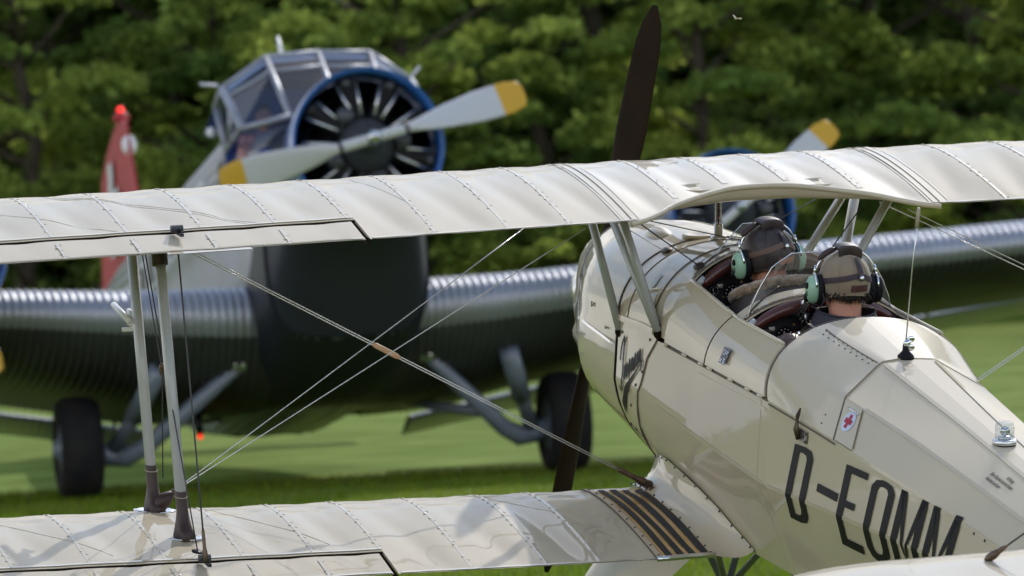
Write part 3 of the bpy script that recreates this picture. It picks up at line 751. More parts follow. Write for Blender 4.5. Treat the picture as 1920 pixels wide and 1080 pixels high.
# aileron gap lever bracket, trim tab
W_up = [o for o in plane.children if o.name.startswith('upper_wing')][0]
W_lo = [o for o in plane.children if o.name.startswith('lower_wing')][0]
m = MB(); m.grid(lambda y, s: wpt(y, 1.0, True, False) + Vector((-(s) * .028, 0, .0015 * (1 - s) - .001)), lin(1.99, 2.29, 6), [0, 1]); m.grid(lambda y, s: wpt(y, 1.0, True, False) + Vector((-(s) * .028, 0, -.003)), lin(1.99, 2.29, 6), [0, 1])
m.build('trim_tab', M_tin, W_up)
for lo_, wing in ((False, W_up), (True, W_lo)):
    p = wsurf(2.215, .835, lo_, .0); nv = wnorm(2.2, .84, lo_)
    m = MB(); m.box(p + nv * .022 + Vector((.02, .0, 0)), (.036, .022, .016)); m.box(p + nv * .010 + Vector((-.025, -.008, 0)), (.055, .012, .010)); m.lathe([(.012, -.02), (.012, .02)], p + nv * .026 + Vector((-.005, 0, 0)), (0, 1, 0), 8)
    m.build('hinge_bracket', mat('dark_steel', (.05, .055, .065), .35, metal=.6), wing, smooth=False)
# walkway on the lower wing root
m = MB(); m.grid(lambda y, s: wsurf(y, s, True, .003), lin(.378, .556, 10), lin(.19, .985, 24)); WK = m.build('walkway_board', M_ply, plane)
for i in range(4):
    y0_ = .388 + i * .0425; m = MB()
    m.grid(lambda q, s: wsurf(y0_ + q * .024 + .004 * (1 - s), s, True, .0055), [0, 1], lin(.20 + .01 * (3 - i), .975, 24))
    m.grid(lambda q, s: wsurf(y0_ + q * .024 + .004 * (1 - s), s, True, .0030), [-.02, 1.02], lin(.20 + .01 * (3 - i), .976, 24))
    m.build('grip_strip', M_walk, WK)
m = MB(); m.grid(lambda q, s: wsurf(.556 + q * .022, s, True, .0045), [0, 1], lin(.15, .99, 24)); m.build('edge_strip', M_brass if False else mat('tan_edge_strip', (.55, .44, .32), .4, coat=.4), plane)
seam_pts = [(wsurf(.566, s, True, .006), wnorm(.56, s, True)) for s in lin(.18, .97, 10)]; screws(seam_pts, .0042, 'walkway_screws', M_seam)
m = MB(); m.tube([wsurf(y, 1.0, True) + Vector((-.006, 0, .004)) for y in lin(.37, .58, 5)], .010, 8); m.build('edge_bar', M_alu, plane)
for yy in (.5795, .555):
    mm = MB(); mm.tube([wsurf(yy, s, True, .0028) for s in lin(.12, .99, 30)], .0018, 5); mm.build('walkway_seam', M_seam, plane)
# fillet between wing root and fuselage
fu = [(.535, 2.70), (.43, 2.60), (.325, 2.55), (.192, 2.57), (.038, 2.62), (-.132, 2.70), (-.27, 2.84), (-.36, 2.95)]
sw_ = [.08, .16, .26, .42, .58, .75, .90, .995]
def fil(q, r, o=.0):
    ts = lin(0, 1, 8); a = Vector(FP(ip(q, ts, [p[0] for p in fu]), ip(q, ts, [p[1] for p in fu]), .004)); s = ip(q, ts, sw_); b = wsurf(.385, s, True, .005)
    if q > .93: b.x -= .02 * (q - .93) / .07
    p = a.lerp(b, r); cv = math.sin(math.pi * r) * .018
    return p + Vector((0, -cv, -cv)) + Vector((0, o, o))
m = MB(); m.grid(lambda q, r: fil(q, r), lin(0, 1, 34), lin(0, 1, 10)); FIL = m.build('wing_root_fairing', M_tin, plane)
for rr_ in (0.0, 1.0):
    m = MB(); m.grid(lambda q, r: fil(q, abs(rr_ - .06 * r)) + Vector((0, .002, .002)), lin(0, 1, 40), [0, 1]); m.build('fairing_flange', M_tin, FIL)
    screws([(fil(q, abs(rr_ - .03), .003), (-.1, .7, .7)) for q in lin(.04, .97, 12)], .0048, 'fairing_screws', M_dwire, FIL)
mm = MB(); mm.tube([fil(q, 0) for q in lin(0, 1, 40)], .0022, 5); mm.build('fairing_edge', M_seam, FIL)

# ---- struts and wires
def strut(a, b, r=.021, name='strut', mt=M_strut, asp=.42, parent=plane, n=14, groove=True):
    a, b = Vector(a), Vector(b); m = MB(); d = (b - a).normalized(); fwd = (Vector((1, 0, 0)) - d * d.x).normalized(); lat = d.cross(fwd)
    P = []
    for p in (a, a.lerp(b, .5), b):
        for j in range(n):
            th = 2 * math.pi * j / n; P.append(p + fwd * math.cos(th) * r / asp * .62 + lat * math.sin(th) * r)
    m.add(P, [(i * n + j, i * n + (j + 1) % n, (i + 1) * n + (j + 1) % n, (i + 1) * n + j) for i in range(2) for j in range(n)] + [tuple(range(n)), tuple(2 * n + j for j in reversed(range(n)))])
    return m.build(name, mt, parent)
def wpU(y, s): return wpt(y, s, False, False)
def wpL(y, s, o=0.): return wsurf(y, s, True, o)
YS = 2.206
fT, fB = wpU(YS, .12), wpL(YS, .12); rT, rB = wpU(YS, .54), wpL(YS, .545)
for side in (1, -1):
    mir = lambda p: Vector((p[0], side * p[1], p[2]))
    strut(mir(fT), mir(fB), .018, 'interplane_strut'); strut(mir(rT), mir(rB), .018, 'interplane_strut')
    # leather boots
    for p, tp in ((fB, fT), (rB, rT)):
        d = (tp - p).normalized(); m = MB()
        prof = [(.036, 0), (.038, .015), (.031, .035), (.025, .06), (.0215, .09), (.021, .14), (.0205, .16)]
        path = [mir(p + d * h_) for r_k, h_ in prof]
        nb_ = 22; P = []
        for (r_k, h_), c_ in zip(prof, path):
            for j in range(nb_):
                th = 2 * math.pi * j / nb_; wr = 1 + .13 * math.sin(th * 5 + h_ * 55) * max(0, 1 - h_ / .13)
                ex = 1.45
                P.append(c_ + Vector((math.cos(th) * r_k * ex * wr - .010 * math.sin(h_ * 60) * max(0, 1 - h_ / .08), math.sin(th) * r_k * .9 * wr, -.3 * 0)))
        m.add(P, [(i * nb_ + j, i * nb_ + (j + 1) % nb_, (i + 1) * nb_ + (j + 1) % nb_, (i + 1) * nb_ + j) for i in range(len(prof) - 1) for j in range(nb_)])
        bt = m.build('leather_boot', M_boot, plane)
        m = MB(); m.lathe([(.058, 0), (.060, .004), (.048, .006), (.044, .004)], mir(p) + Vector((0, 0, .0)), wnorm(YS, .3, True), 24, sq=(.78, 1.25)); m.build('boot_ring', M_chrome, bt)
        m = MB(); m.tube([path[5] + Vector((math.cos(a_) * .0325, math.sin(a_) * .0200, 0)) for a_ in lin(0, 6.283, 20)], .0016, 4); m.build('lacing', M_webb, bt)
    m = MB(); tpp = mir(rT); m.tube([tpp, tpp + (mir(rB) - tpp).normalized() * .105], [.027, .026], 14, sx=1.0, sy=1.4, up=(1, 0, 0)); m.build('leather_sleeve', M_boot, plane)
def wire(a, b, r=.0020, name='flying_wire', mt=M_wire, parent=plane, sag=0, n=6):
    a, b = Vector(a), Vector(b); m = MB(); m.tube([a.lerp(b, q) + Vector((0, 0, -sag * 4 * q * (1 - q))) for q in lin(0, 1, 5)], r, n); return m.build(name, mt, parent)
def fitting(p, q, L_=.09, r=.007, name='wire_fitting', mt=M_brass, parent=plane):
    p, q = Vector(p), Vector(q); d = (q - p).normalized(); m = MB()
    m.tube([p, p + d * .012, p + d * .03, p + d * .05, p + d * L_, p + d * (L_ + .02)], [r * .8, r * 1.5, r * 1.6, r, r, r * .4], 8); return m.build(name, mt, parent)
root = Vector((.40, .375, -1.012)); topf = wpU(2.19, .13) + Vector((0, 0, -.005))
for side in (1, -1):
    mir = lambda p: Vector((p[0], side * p[1], p[2]))
    for dd in (-.011, .011):
        wire(mir(root + Vector((dd * .2, 0, dd * .35))), mir(topf + Vector((0, dd * 1.1, dd * 1.1))))
    fitting(mir(root), mir(topf), .11, .010); m = MB(); m.lathe([(.016, -.012), (.016, .012)], mir(root), (1, .3, 0), 10); m.box(mir(root) + Vector((-.01, -.02 * side, -.02)), (.05, .05, .03)); m.build('root_lug', M_brass, plane, smooth=False)
    lb = Vector((fB.x - .03, YS - .035, fB.z + .055))
    for tgt in (Vector((.83, .66, -.13)), Vector((.40, .60, -.085))):
        wire(mir(lb), mir(tgt), .0018, 'landing_wire'); fitting(mir(lb), mir(tgt), .03, .006)
    m = MB(); m.tube([mir(fB + Vector((-.01, .01, 0))), mir(fB + Vector((-.03, -.03, .045))), mir(lb + Vector((.0, -.02, .012)))], [.030, .026, .010], 10); m.build('wire_boot', M_boot, plane)
    # incidence wires between the two struts, crossing at a small bobbin
    wire(mir(fT + Vector((-.03, -.02, 0))), mir(rB + Vector((.03, -.02, .05))), .0022, 'incidence_wire', M_dwire); wire(mir(rT + Vector((.03, -.02, 0))), mir(fB + Vector((-.04, -.02, .12))), .0022, 'incidence_wire', M_dwire)
    cxp = mir((fT + rB) * .25 + (rT + fB) * .25 + Vector((0, -.02, .02))); m = MB(); m.lathe([(.006, -.02), (.010, -.012), (.010, .012), (.006, .02)], cxp, (0, 0, 1), 8); m.build('wire_bobbin', M_brass, plane)
    # aileron push cable down to the oval plate, and the connecting rod
    wire(mir(wpU(2.23, .40)), mir(wpL(2.20, .70, .004)), .0024, 'control_cable', M_dwire)
    m = MB(); m.lathe([(.024, 0), (.024, .002), (0, .003)], mir(wpL(2.20, .70, .002)), wnorm(2.2, .7, True), 16, sq=(1, .8)); m.build('cable_plate', M_black, plane)
    ru = mir(wpU(2.215, .86)); rl = mir(wpL(2.215, .86, .02)); wire(ru, rl, .003, 'aileron_rod', M_dwire); fitting(rl, ru, .10, .006)
# javelin where the twin wires cross
pm = root.lerp(topf, .516); dj = (topf - root).normalized(); m = MB()
m.tube([pm - dj * .055, pm - dj * .04, pm + dj * .04, pm + dj * .055], [.006, .010, .010, .007], 10); m.build('wire_spreader', M_pine, plane)
# pitot head on the forward strut
pp = fT.lerp(fB, .345); m = MB(); m.box(pp + Vector((.055, .012, 0)), (.06, .012, .055)); m.tube([pp + Vector((-.0, .03, .0)), pp + Vector((.16, .045, .03))], .011, 10); m.lathe([(.008, -.02), (.008, .02)], pp + Vector((.06, .02, -.04)), (0, 1, 0), 8)
m.build('pitot_head', M_white, plane)
# cabane struts
for side in (1, -1):
    mir = lambda p: Vector((p[0], side * p[1], p[2]))
    a1, a2 = Vector((.742, .362, -.52)), Vector((.311, .366, -.45))
    if side > 0: tt = ((.83, .446, -.10), (.83, .372, -.10), (.41, .468, -.05))
    else: a1, a2 = Vector((.742, .285, -.375)), Vector((.311, .300, -.355)); tt = ((.83, .515, -.10), (.83, .565, -.10), (.41, .532, -.045))
    strut(mir(a1), mir(tt[0]), .0145, 'cabane_strut'); strut(mir(a2), mir(tt[1]), .0145, 'cabane_strut'); strut(mir(a2), mir(tt[2]), .0145, 'cabane_strut')
    for a_ in (a1, a2):
        m = MB(); m.ell(mir(a_ + Vector((0, 0, -.008))), (.026, .016, .020)); m.build('strut_socket', M_gap, plane)
# cabane cross wires
wire((.80, -.40, -.10), FP(.27, .42, .01), .0022, 'cabane_wire', M_dwire); wire((.80, .40, -.10), FP(.26, .42, .01, -1), .0022, 'cabane_wire', M_dwire)
wire((.42, .52, -.05), FP(.70, .35, .01, 1), .0018, 'cabane_wire', M_wire); wire((.40, .43, -.06), FP(.262, .417, .01), .0024, 'cabane_wire', M_dwire)
wire((.40, -.43, -.06), FP(.262, .417, .01, -1), .0024, 'cabane_wire', M_dwire)
for x_, u in ((.72, .33), (.262, .417)):
    m = MB(); c_ = Vector(FP(x_, u, .008)); nv = fnorm(x_, u)
    m.lathe([(.034, 0), (.030, .004), (.012, .008), (0, .009)], c_, nv, 14, sq=(1.1, .6)); m.build('leather_patch', M_boot, plane)
# fuel gauge tube and filler
m = MB(); m.lathe([(.030, 0), (.030, .006), (.016, .010), (.016, .05), (.012, .055)], (.712, 0, -.206), (0, 0, 1), 16); fg = m.build('fuel_gauge', M_alu, plane)
m = MB(); m.lathe([(.0105, .05), (.0105, .20)], (.712, 0, -.206), (0, 0, 1), 12); m.build('gauge_glass', M_lamp, fg)
m = MB(); m.box((.712, .0, -.09), (.004, .006, .13)); m.build('gauge_rod', M_gap, fg)
m = MB()
for i in range(7): m.box((.700, 0.004, -.145 + i * .017), (.002, .010, .003))
m.build('gauge_marks', M_cross, fg)
m = MB()
for sg in (1, -1): m.box((.712, sg * .0105, -.08), (.008, .003, .15))
m.build('gauge_frame', M_alu, fg)
m = MB(); m.lathe([(.055, 0), (.055, .008), (.045, .012), (.03, .006), (0, .006)], (.80, .05, -.212), (0, 0, 1), 24); m.build('filler_cap', M_tin, plane)

# ---- windscreens
def windscreen(dx, top_y, zt, xt, sidepts, name='windscreen'):
    """front pane + two side panes with a rim"""
    ws = empty(name, parent=plane); ws.location = OFF; ws['_off'] = (0, 0, 0)
    def deck(y, x):  # height of the deck at half-width y
        best = min(((abs(sec(x, u)[0] - abs(y)), sec(x, u)[1]) for u in lin(0, 1, 80)), key=lambda q: q[0]); return best[1]
    xb = dx + .115; yb_ = .10
    FB = [Vector((xb, s * yb_, deck(yb_, xb) + .005)) for s in (1, -1)]; FT = [Vector((dx + xt, s * top_y, zt)) for s in (1, -1)]
    m = MB(); m.grid(lambda a, b: FB[0].lerp(FB[1], a).lerp(FT[0].lerp(FT[1], a), b) + Vector((0, 0, .006 * math.sin(math.pi * a))), lin(0, 1, 5), lin(0, 1, 5)); m.build('front_pane', M_glass, ws)
    rims = []
    for i, s in enumerate((1, -1)):
        edge = [FT[i]] + [Vector((dx + e_[0], s * e_[1], e_[2])) for e_ in sidepts]
        base = [FB[i].lerp(Vector((edge[-1].x + .005, edge[-1].y, edge[-1].z)), q) for q in lin(0, 1, len(edge))]
        base = [Vector((b.x, b.y, deck(b.y, b.x) + .006)) for b in base]; base[0] = FB[i]
        crease = [FB[i].lerp(FT[i], q) for q in lin(0, 1, 7)]
        ts = lin(0, 1, len(edge))
        eg = lambda q: Vector([ip(q, ts, [p[c_] for p in edge]) for c_ in range(3)]); bs = lambda q: Vector([ip(q, ts, [p[c_] for p in base]) for c_ in range(3)])
        m = MB(); m.grid(lambda q, r: bs(q).lerp(eg(q), r) + Vector((0, s * .018 * math.sin(math.pi * r) * math.sin(math.pi * min(1, q * 1.0)), 0)), lin(0, 1, 14), lin(0, 1, 8)); m.build('side_pane', M_glass, ws)
        mm = MB(); mm.tube([eg(q) for q in lin(0, 1, 20)], .0022, 5); mm.build('pane_edge', M_chrome, ws)
        mm = MB(); mm.tube(crease, .0016, 5); mm.build('pane_crease', M_lamp, ws)
        mm = MB(); mm.tube([bs(q) for q in lin(0, 1, 10)], .0035, 5); mm.build('pane_base', M_brass, ws)
    mm = MB(); mm.tube([FT[0].lerp(FT[1], q) for q in lin(0, 1, 5)], .0022, 5); mm.build('pane_edge', M_chrome, ws)
    return ws
windscreen(-.30, .115, -.080, -.05, [(-.035, .18, -.125), (-.03, .22, -.19), (-.02, .25, -.26), (-.01, .265, -.325)])
windscreen(.205, .060, -.083, .09, [(.085, .115, -.135), (.08, .17, -.19), (.05, .22, -.235), (.015, .262, -.262)])
# ---- coaming rolls, instrument panels, trim
for x0, nm in ((.175, 'front'), (-.345, 'rear')):
    P = []
    for u in lin(-.50, .50, 33):
        s = 1 if u >= 0 else -1; y, z = sec(x0 + .02, abs(u)); q = abs(u) / .54
        P.append(Vector((x0 + .0, s * y * .955, z - .020 - .006 * q)))
    rad = [.012 + .014 * math.sin(math.pi * i / 32) ** .5 for i in range(33)]
    m = MB(); m.tube(P, rad, 14); m.build('leather_coaming', M_maroon, plane)
    m = MB()
    for side in (1, -1): m.grid(lambda q, u: Vector(FP(x0 + .022 + q * .022, u, .006, side)), [0, 1], lin(0, .54, 16))
    m.build('coaming_strip', M_brass, plane)
    screws([(FP(x0 + .034, u, .007, 1), fnorm(x0, u)) for u in lin(.03, .5, 9)], .004, 'coaming_screws', M_alu)
    m = MB(); pp = [FP(x0 + .005, .47, -.012), FP(x0 - .002, .535, -.01)]; m.tube(pp, [.013, .013], 8); m.build('coaming_bracket', M_strut, plane)
    # panel
    xp = x0 + .045 if nm == 'rear' else x0 + .05
    pts = [FP(xp, u, -.02, 1) for u in lin(0, .9, 12)] + [(xp, .28, -.62), (xp, -.28, -.62)] + [FP(xp, u, -.02, -1) for u in lin(.9, 0, 12)]
    m = MB(); m.add(pts, [tuple(range(len(pts)))]); ipn = m.build('instrument_panel', M_panel, plane, smooth=False)
    for (y, z, r) in ((.123, -.372, .030), (.045, -.302, .032), (.193, -.362, .020), (-.06, -.33, .03), (-.13, -.38, .03), (.03, -.43, .03), (.20, -.45, .022)):
        if nm == 'front': z += .06
        m = MB(); m.lathe([(r * 1.12, 0), (r * 1.12, .006), (r, .008), (r * .96, .003)], (xp - .002, y, z), (-1, 0, 0), 24); dl = m.build('instrument', M_black, ipn)
        m = MB(); n_t = 12
        for i in range(n_t):
            a_ = 2 * math.pi * i / n_t; m.box((xp - .0065, y + math.cos(a_) * r * .82, z + math.sin(a_) * r * .82), (.0015, r * .12, r * .12))
        m.box((xp - .0075, y + r * .1, z + r * .25), (.0015, r * .10, r * .62)); m.box((xp - .0075, y, z - r * .42), (.0015, r * .3, r * .10))
        o = m.build('dial_marks', M_dial, ipn); 
    m = MB()
    for (y, z) in ((.165, -.35), (.155, -.385), (.09, -.335), (.085, -.365), (.06, -.365), (.0, -.36), (.23, -.40), (.18, -.42)):
        m.lathe([(.0042, 0), (.0042, .004), (0, .005)], (xp - .002, y, z + (.06 if nm == 'front' else 0)), (-1, 0, 0), 8)
    m.build('panel_screws', mat('brass_screw', (.6, .35, .12), .4, metal=.3), ipn)
    m = MB(); m.box((xp - .004, .17, -.345 + (.06 if nm == 'front' else 0)), (.002, .022, .014)); m.box((xp - .006, .17, -.345 + (.06 if nm == 'front' else 0)), (.002, .017, .009)); m.build('panel_label', M_dial, ipn)
# seats
for x_ in (-.17, -.66):
    m = MB(); m.box((x_ + .0, 0, -.55), (.045, .40, .46)); m.box((x_ + .2, 0, -.74), (.40, .40, .05)); m.build('seat', M_maroon, plane, smooth=False)
# small fittings on the decks
m = MB(); m.lathe([(.030, 0), (.026, .012), (.014, .024), (.011, .028), (.009, .05), (0, .052)], (-1.113, 0, -.312), (0, 0, 1), 16); an_ = m.build('aerial', M_black, plane)
m = MB(); m.tube([(-1.113, 0, -.262), (-1.16, 0, -.03), (-1.205, 0, .14)], [.0028, .0022, .0018], 6); m.build('aerial_whip', M_alu, an_)
m = MB(); m.tube([(-1.205, 0, .14), (-1.22, 0, .205)], [.0065, .006], 8); m.build('aerial_tip', M_webb, an_)
m = MB(); m.lathe([(.010, 0), (.010, .03)], (-1.113, 0, -.275), (-.3, -.3, 1), 10)
for s in (1, -1): m.ell((-1.113, -.018, -.262 + s * .014), (.004, .014, .011))
m.ell((-1.12, 0, -.26), (.01, .01, .012)); m.build('aerial_wing_nut', M_chrome, an_)
# beacon
bx = Vector((-1.965, .0, -.430))
m = MB(); m.lathe([(.036, -.004), (.036, .0)], bx, (0, 0, 1), 24); bc = m.build('beacon', M_black, plane)
m = MB(); m.lathe([(.037, 0), (.038, .004), (.038, .013), (.034, .016), (.028, .016)], bx, (0, 0, 1), 28); m.build('beacon_base', M_alu, bc)
m = MB(); m.lathe([(.0305, .015), (.0305, .055), (.028, .066), (.020, .071), (0, .072)], bx, (0, 0, 1), 28); m.build('beacon_glass', M_lamp, bc)
m = MB(); m.lathe([(.022, .016), (.021, .024), (.012, .026), (.006, .028), (.005, .04)], bx, (0, 0, 1), 16); m.build('beacon_bulb_holder', M_alu, bc)
m = MB(); m.lathe([(.004, 0), (.014, .008), (.016, .012)], bx + Vector((.0, 0, .042)), (-1, .3, .1), 16); m.ell(bx + Vector((-.006, 0, .044)), (.006, .006, .008)); m.build('beacon_reflector', M_chrome, bc)
# first-aid hatch
m = patch(0, 0, .64, .99, 5, 8, .006, 1, .006, xf=lambda u: (seamrear(u) - .012 + .0, seamrear(u) - .135)); ah = m.build('first_aid_hatch', M_tin, plane, angle=40)
seam([(seamrear(.99) - .012, .99), (seamrear(.99) - .135, .99), (seamrear(.64) - .135, .64)], .006, 'hatch_gap', M_seam, off=.003, parent=plane, n=24)
def decal(cx__, cu, pts, off, name, mt, parent):
    """pts in metres (forward-aft, down) about (x,u)"""
    du = lambda x_, u: math.hypot(sec(x_, u + .05)[0] - sec(x_, u - .05)[0], sec(x_, u + .05)[1] - sec(x_, u - .05)[1]) / .1
    kq = du(cx__, cu)
    return [Vector(FP(cx__ - a, cu + b / kq, off)) for a, b in pts]
ccx, ccu = -1.313, .79
m = MB(); P = decal(ccx, ccu, [(.036 * math.cos(a) , .036 * math.sin(a)) for a in lin(0, 2 * math.pi, 29)[:-1]], .0078, '', None, None); m.add(P, [tuple(range(28))]); m.build('sticker', M_pale, ah, smooth=False)
w_, l_ = .0085, .024
cr_ = [(-w_, -l_), (w_, -l_), (w_, -w_), (l_, -w_), (l_, w_), (w_, w_), (w_, l_), (-w_, l_), (-w_, w_), (-l_, w_), (-l_, -w_), (-w_, -w_)]
m = MB(); m.add(decal(ccx, ccu, cr_, .0090, '', None, None), [tuple(range(12))]); m.build('red_cross', M_cross, ah, smooth=False)
m = MB(); m.tube([FP(-1.275, .685, .012), FP(-1.30, .69, .018), FP(-1.335, .69, .012)], .003, 5); m.lathe([(.006, 0), (.004, .004)], FP(-1.34, .69, .008), fnorm(-1.3, .7), 8); m.build('hatch_catch', M_chrome, ah)
# lever bracket above the D
m = MB(); c_ = Vector(FP(-1.066, 1.17, .004)); 
m.add([FP(-1.035, 1.10, .006), FP(-1.105, 1.10, .006), FP(-1.098, 1.26, .006), FP(-1.030, 1.26, .006), FP(-1.035, 1.10, .0), FP(-1.105, 1.10, .0), FP(-1.098, 1.26, .0), FP(-1.030, 1.26, .0)], [(0, 1, 2, 3), (0, 1, 5, 4), (1, 2, 6, 5), (2, 3, 7, 6), (3, 0, 4, 7)]); lv = m.build('lever_bracket', mat('worn_steel', (.22, .20, .19), .35, metal=.8), plane, smooth=False)
m = MB(); m.tube([FP(-1.05, 1.24, .010), FP(-1.05, 1.10, .020), FP(-1.05, .98, .022), FP(-1.045, .91, .022)], [.009, .012, .009, .004], 6, sx=.45); m.build('lever', mat('worn_bronze', (.13, .10, .07), .45, metal=.6), lv)
screws([(FP(x_, u, .007), fnorm(x_, u)) for x_, u in ((-1.045, 1.13), (-1.095, 1.13), (-1.09, 1.235), (-1.038, 1.235), (-1.075, 1.18))], .005, 'bracket_bolts', M_dwire, lv)
# blue data placard
m = MB(); m.add([FP(-.352, .775, .019), FP(-.415, .775, .019), FP(-.397, .905, .019), FP(-.338, .905, .019)], [(0, 1, 2, 3)]); pl = m.build('data_placard', M_duct, plane, smooth=False)
m = MB()
for i, (xx_, uu_) in enumerate(((-.40, .80), (-.395, .815), (-.39, .86), (-.388, .875), (-.386, .89), (-.36, .87), (-.358, .885))): m.add([FP(xx_ + .011, uu_, .0205), FP(xx_ - .009, uu_, .0205), FP(xx_ - .009, uu_ + .008, .0205), FP(xx_ + .011, uu_ + .008, .0205)], [(0, 1, 2, 3)])
m.build('placard_print', M_pale, pl, smooth=False)
m = MB()
for a in lin(0, 2 * math.pi, 17)[:-1]: pass
P = [FP(-.372 + .011 * math.cos(a), .815 + .022 * math.sin(a), .0205) for a in lin(0, 2 * math.pi, 25)]; Q_ = [FP(-.372 + .008 * math.cos(a), .815 + .017 * math.sin(a), .0205) for a in lin(0, 2 * math.pi, 25)]
m.add(P + Q_, [(i, i + 1, 26 + i, 25 + i) for i in range(24)]); m.build('placard_emblem', M_pale, pl, smooth=False)
# ---- lettering on the fabric
ut_ = lambda x_: 1.33 - .31 * (-x_ - 1.0); ub_ = lambda x_: ip(-x_, [.9, 1.04, 1.5, 2.2], [2.26, 2.28, 2.37, 2.44])
def LP(p, q, off=.0042):
    """p = metres aft measured on the base line, q = 0 foot .. 1 top"""
    x_ = -p - .077 * q; return Vector(FP(x_, ub_(x_) + (ut_(x_) - ub_(x_)) * q, off))
def lquad(m, a, b, c, d, n=44):
    """quad a-b (foot pair) to d-c (top pair), subdivided along its length"""
    P = []
    for i in range(n + 1):
        tq = i / n; l1 = (a[0] + (d[0] - a[0]) * tq, a[1] + (d[1] - a[1]) * tq); r1 = (b[0] + (c[0] - b[0]) * tq, b[1] + (c[1] - b[1]) * tq)
        for j in range(4): P.append(LP(l1[0] + (r1[0] - l1[0]) * j / 3, l1[1] + (r1[1] - l1[1]) * j / 3))
    m.add(P, [(i * 4 + j, i * 4 + j + 1, (i + 1) * 4 + j + 1, (i + 1) * 4 + j) for i in range(n) for j in range(3)])
def lband(m, outer, inner, closed=True, sub_=14):
    n = len(outer)
    O_, I_ = [], []
    for i in range(n if closed else n - 1):
        for kk_ in range(sub_):
            tq = kk_ / sub_; j = (i + 1) % n
            O_.append(tuple(outer[i][c_] + (outer[j][c_] - outer[i][c_]) * tq for c_ in (0, 1))); I_.append(tuple(inner[i][c_] + (inner[j][c_] - inner[i][c_]) * tq for c_ in (0, 1)))
    N_ = len(O_); P = []
    for o_, i_ in zip(O_, I_):
        for j in range(3): P.append(LP(o_[0] + (i_[0] - o_[0]) * j / 2, o_[1] + (i_[1] - o_[1]) * j / 2))
    m.add(P, [(i * 3 + j, i * 3 + j + 1, ((i + 1) % N_) * 3 + j + 1, ((i + 1) % N_) * 3 + j) for i in range(N_) for j in range(2)])
sw = .041; tq_ = .105
def ltr(name='registration_letter'): return MB()
m = MB(); x0 = .938; w = .145; v = .088
lband(m, [(x0, 0), (x0 + w * .55, 0), (x0 + w * .85, .03), (x0 + w, .12), (x0 + w, .88), (x0 + w * .85, .97), (x0 + w * .55, 1), (x0, 1)],
      [(x0 + sw, v), (x0 + w * .5, v), (x0 + w * .66, v + .02), (x0 + w - sw, v + .08), (x0 + w - sw, .92 - v), (x0 + w * .66, .98 - v), (x0 + w * .5, 1 - v), (x0 + sw, 1 - v)]); m.build('registration_letter', M_black, plane, smooth=False)
m = MB(); lquad(m, (1.150, .50), (1.300, .475), (1.300, .585), (1.150, .61), 4); m.build('registration_dash', M_black, plane, smooth=False)
m = MB(); x0 = 1.315; w = .155
lquad(m, (x0, 0), (x0 + sw, 0), (x0 + sw, 1), (x0, 1))
for q0, ww in ((0, w), (.455, w * .72), (1 - v * 1.05, w)): lquad(m, (x0 + sw, q0), (x0 + ww, q0), (x0 + ww, q0 + v * 1.05), (x0 + sw, q0 + v * 1.05), 4)
m.build('registration_letter', M_black, plane, smooth=False)
m = MB(); x0 = 1.508; w = .158
lband(m, [(x0, .12), (x0 + w * .15, .03), (x0 + w * .4, 0), (x0 + w * .6, 0), (x0 + w * .85, .03), (x0 + w, .12), (x0 + w, .88), (x0 + w * .85, .97), (x0 + w * .6, 1), (x0 + w * .4, 1), (x0 + w * .15, .97), (x0, .88)],
      [(x0 + sw, .15), (x0 + w * .32, .10), (x0 + w * .45, v), (x0 + w * .55, v), (x0 + w * .68, .10), (x0 + w - sw, .15), (x0 + w - sw, .85), (x0 + w * .68, .90), (x0 + w * .55, 1 - v), (x0 + w * .45, 1 - v), (x0 + w * .32, .90), (x0 + sw, .85)]); m.build('registration_letter', M_black, plane, smooth=False)
for x0 in (1.703, 1.925):
    w = .185; m = MB(); s2 = .040
    lquad(m, (x0, 0), (x0 + s2, 0), (x0 + s2, 1), (x0, 1)); lquad(m, (x0 + w - s2, 0), (x0 + w, 0), (x0 + w, 1), (x0 + w - s2, 1))
    lquad(m, (x0 + w / 2 - .016, .22), (x0 + w / 2 + .004, .10), (x0 + s2 + .002, 1), (x0 + .004, 1)); lquad(m, (x0 + w / 2 - .004, .10), (x0 + w / 2 + .016, .22), (x0 + w - .004, 1), (x0 + w - s2 - .002, 1))
    m.build('registration_letter', M_black, plane, smooth=False)
# text placed with the built-in font, bent on to the skin
def text_mesh(txt, name, place, mt, parent, align='CENTER', extr=0.0):
    cu = bpy.data.curves.new(name, 'FONT'); cu.body = txt; cu.size = 1.0; cu.offset = .012; cu.align_x = align; cu.resolution_u = 3
    to = bpy.data.objects.new(name, cu); COL.objects.link(to); dg = bpy.context.evaluated_depsgraph_get(); dg.update()
    me = bpy.data.meshes.new_from_object(to.evaluated_get(dg)); bpy.data.objects.remove(to)
    for v_ in me.vertices: v_.co = place(v_.co.x, v_.co.y)
    me.materials.clear(); me.materials.append(mt); o_ = bpy.data.objects.new(name, me); COL.objects.link(o_); o_.parent = parent
    if parent is plane: o_.location = OFF
    return o_
hh = .026
for i, (tx, xc, uc) in enumerate((('Achtung', -2.235, .368), ('Beim Rückwärtsverschieben', -2.215, .437), ('Heckrad auslösen', -2.195, .506))):
    text_mesh(tx, 'warning_text', lambda a, b, xc=xc, uc=uc: Vector(FP(xc - a * .0135, uc - b * .065, .0035)), M_black, plane)
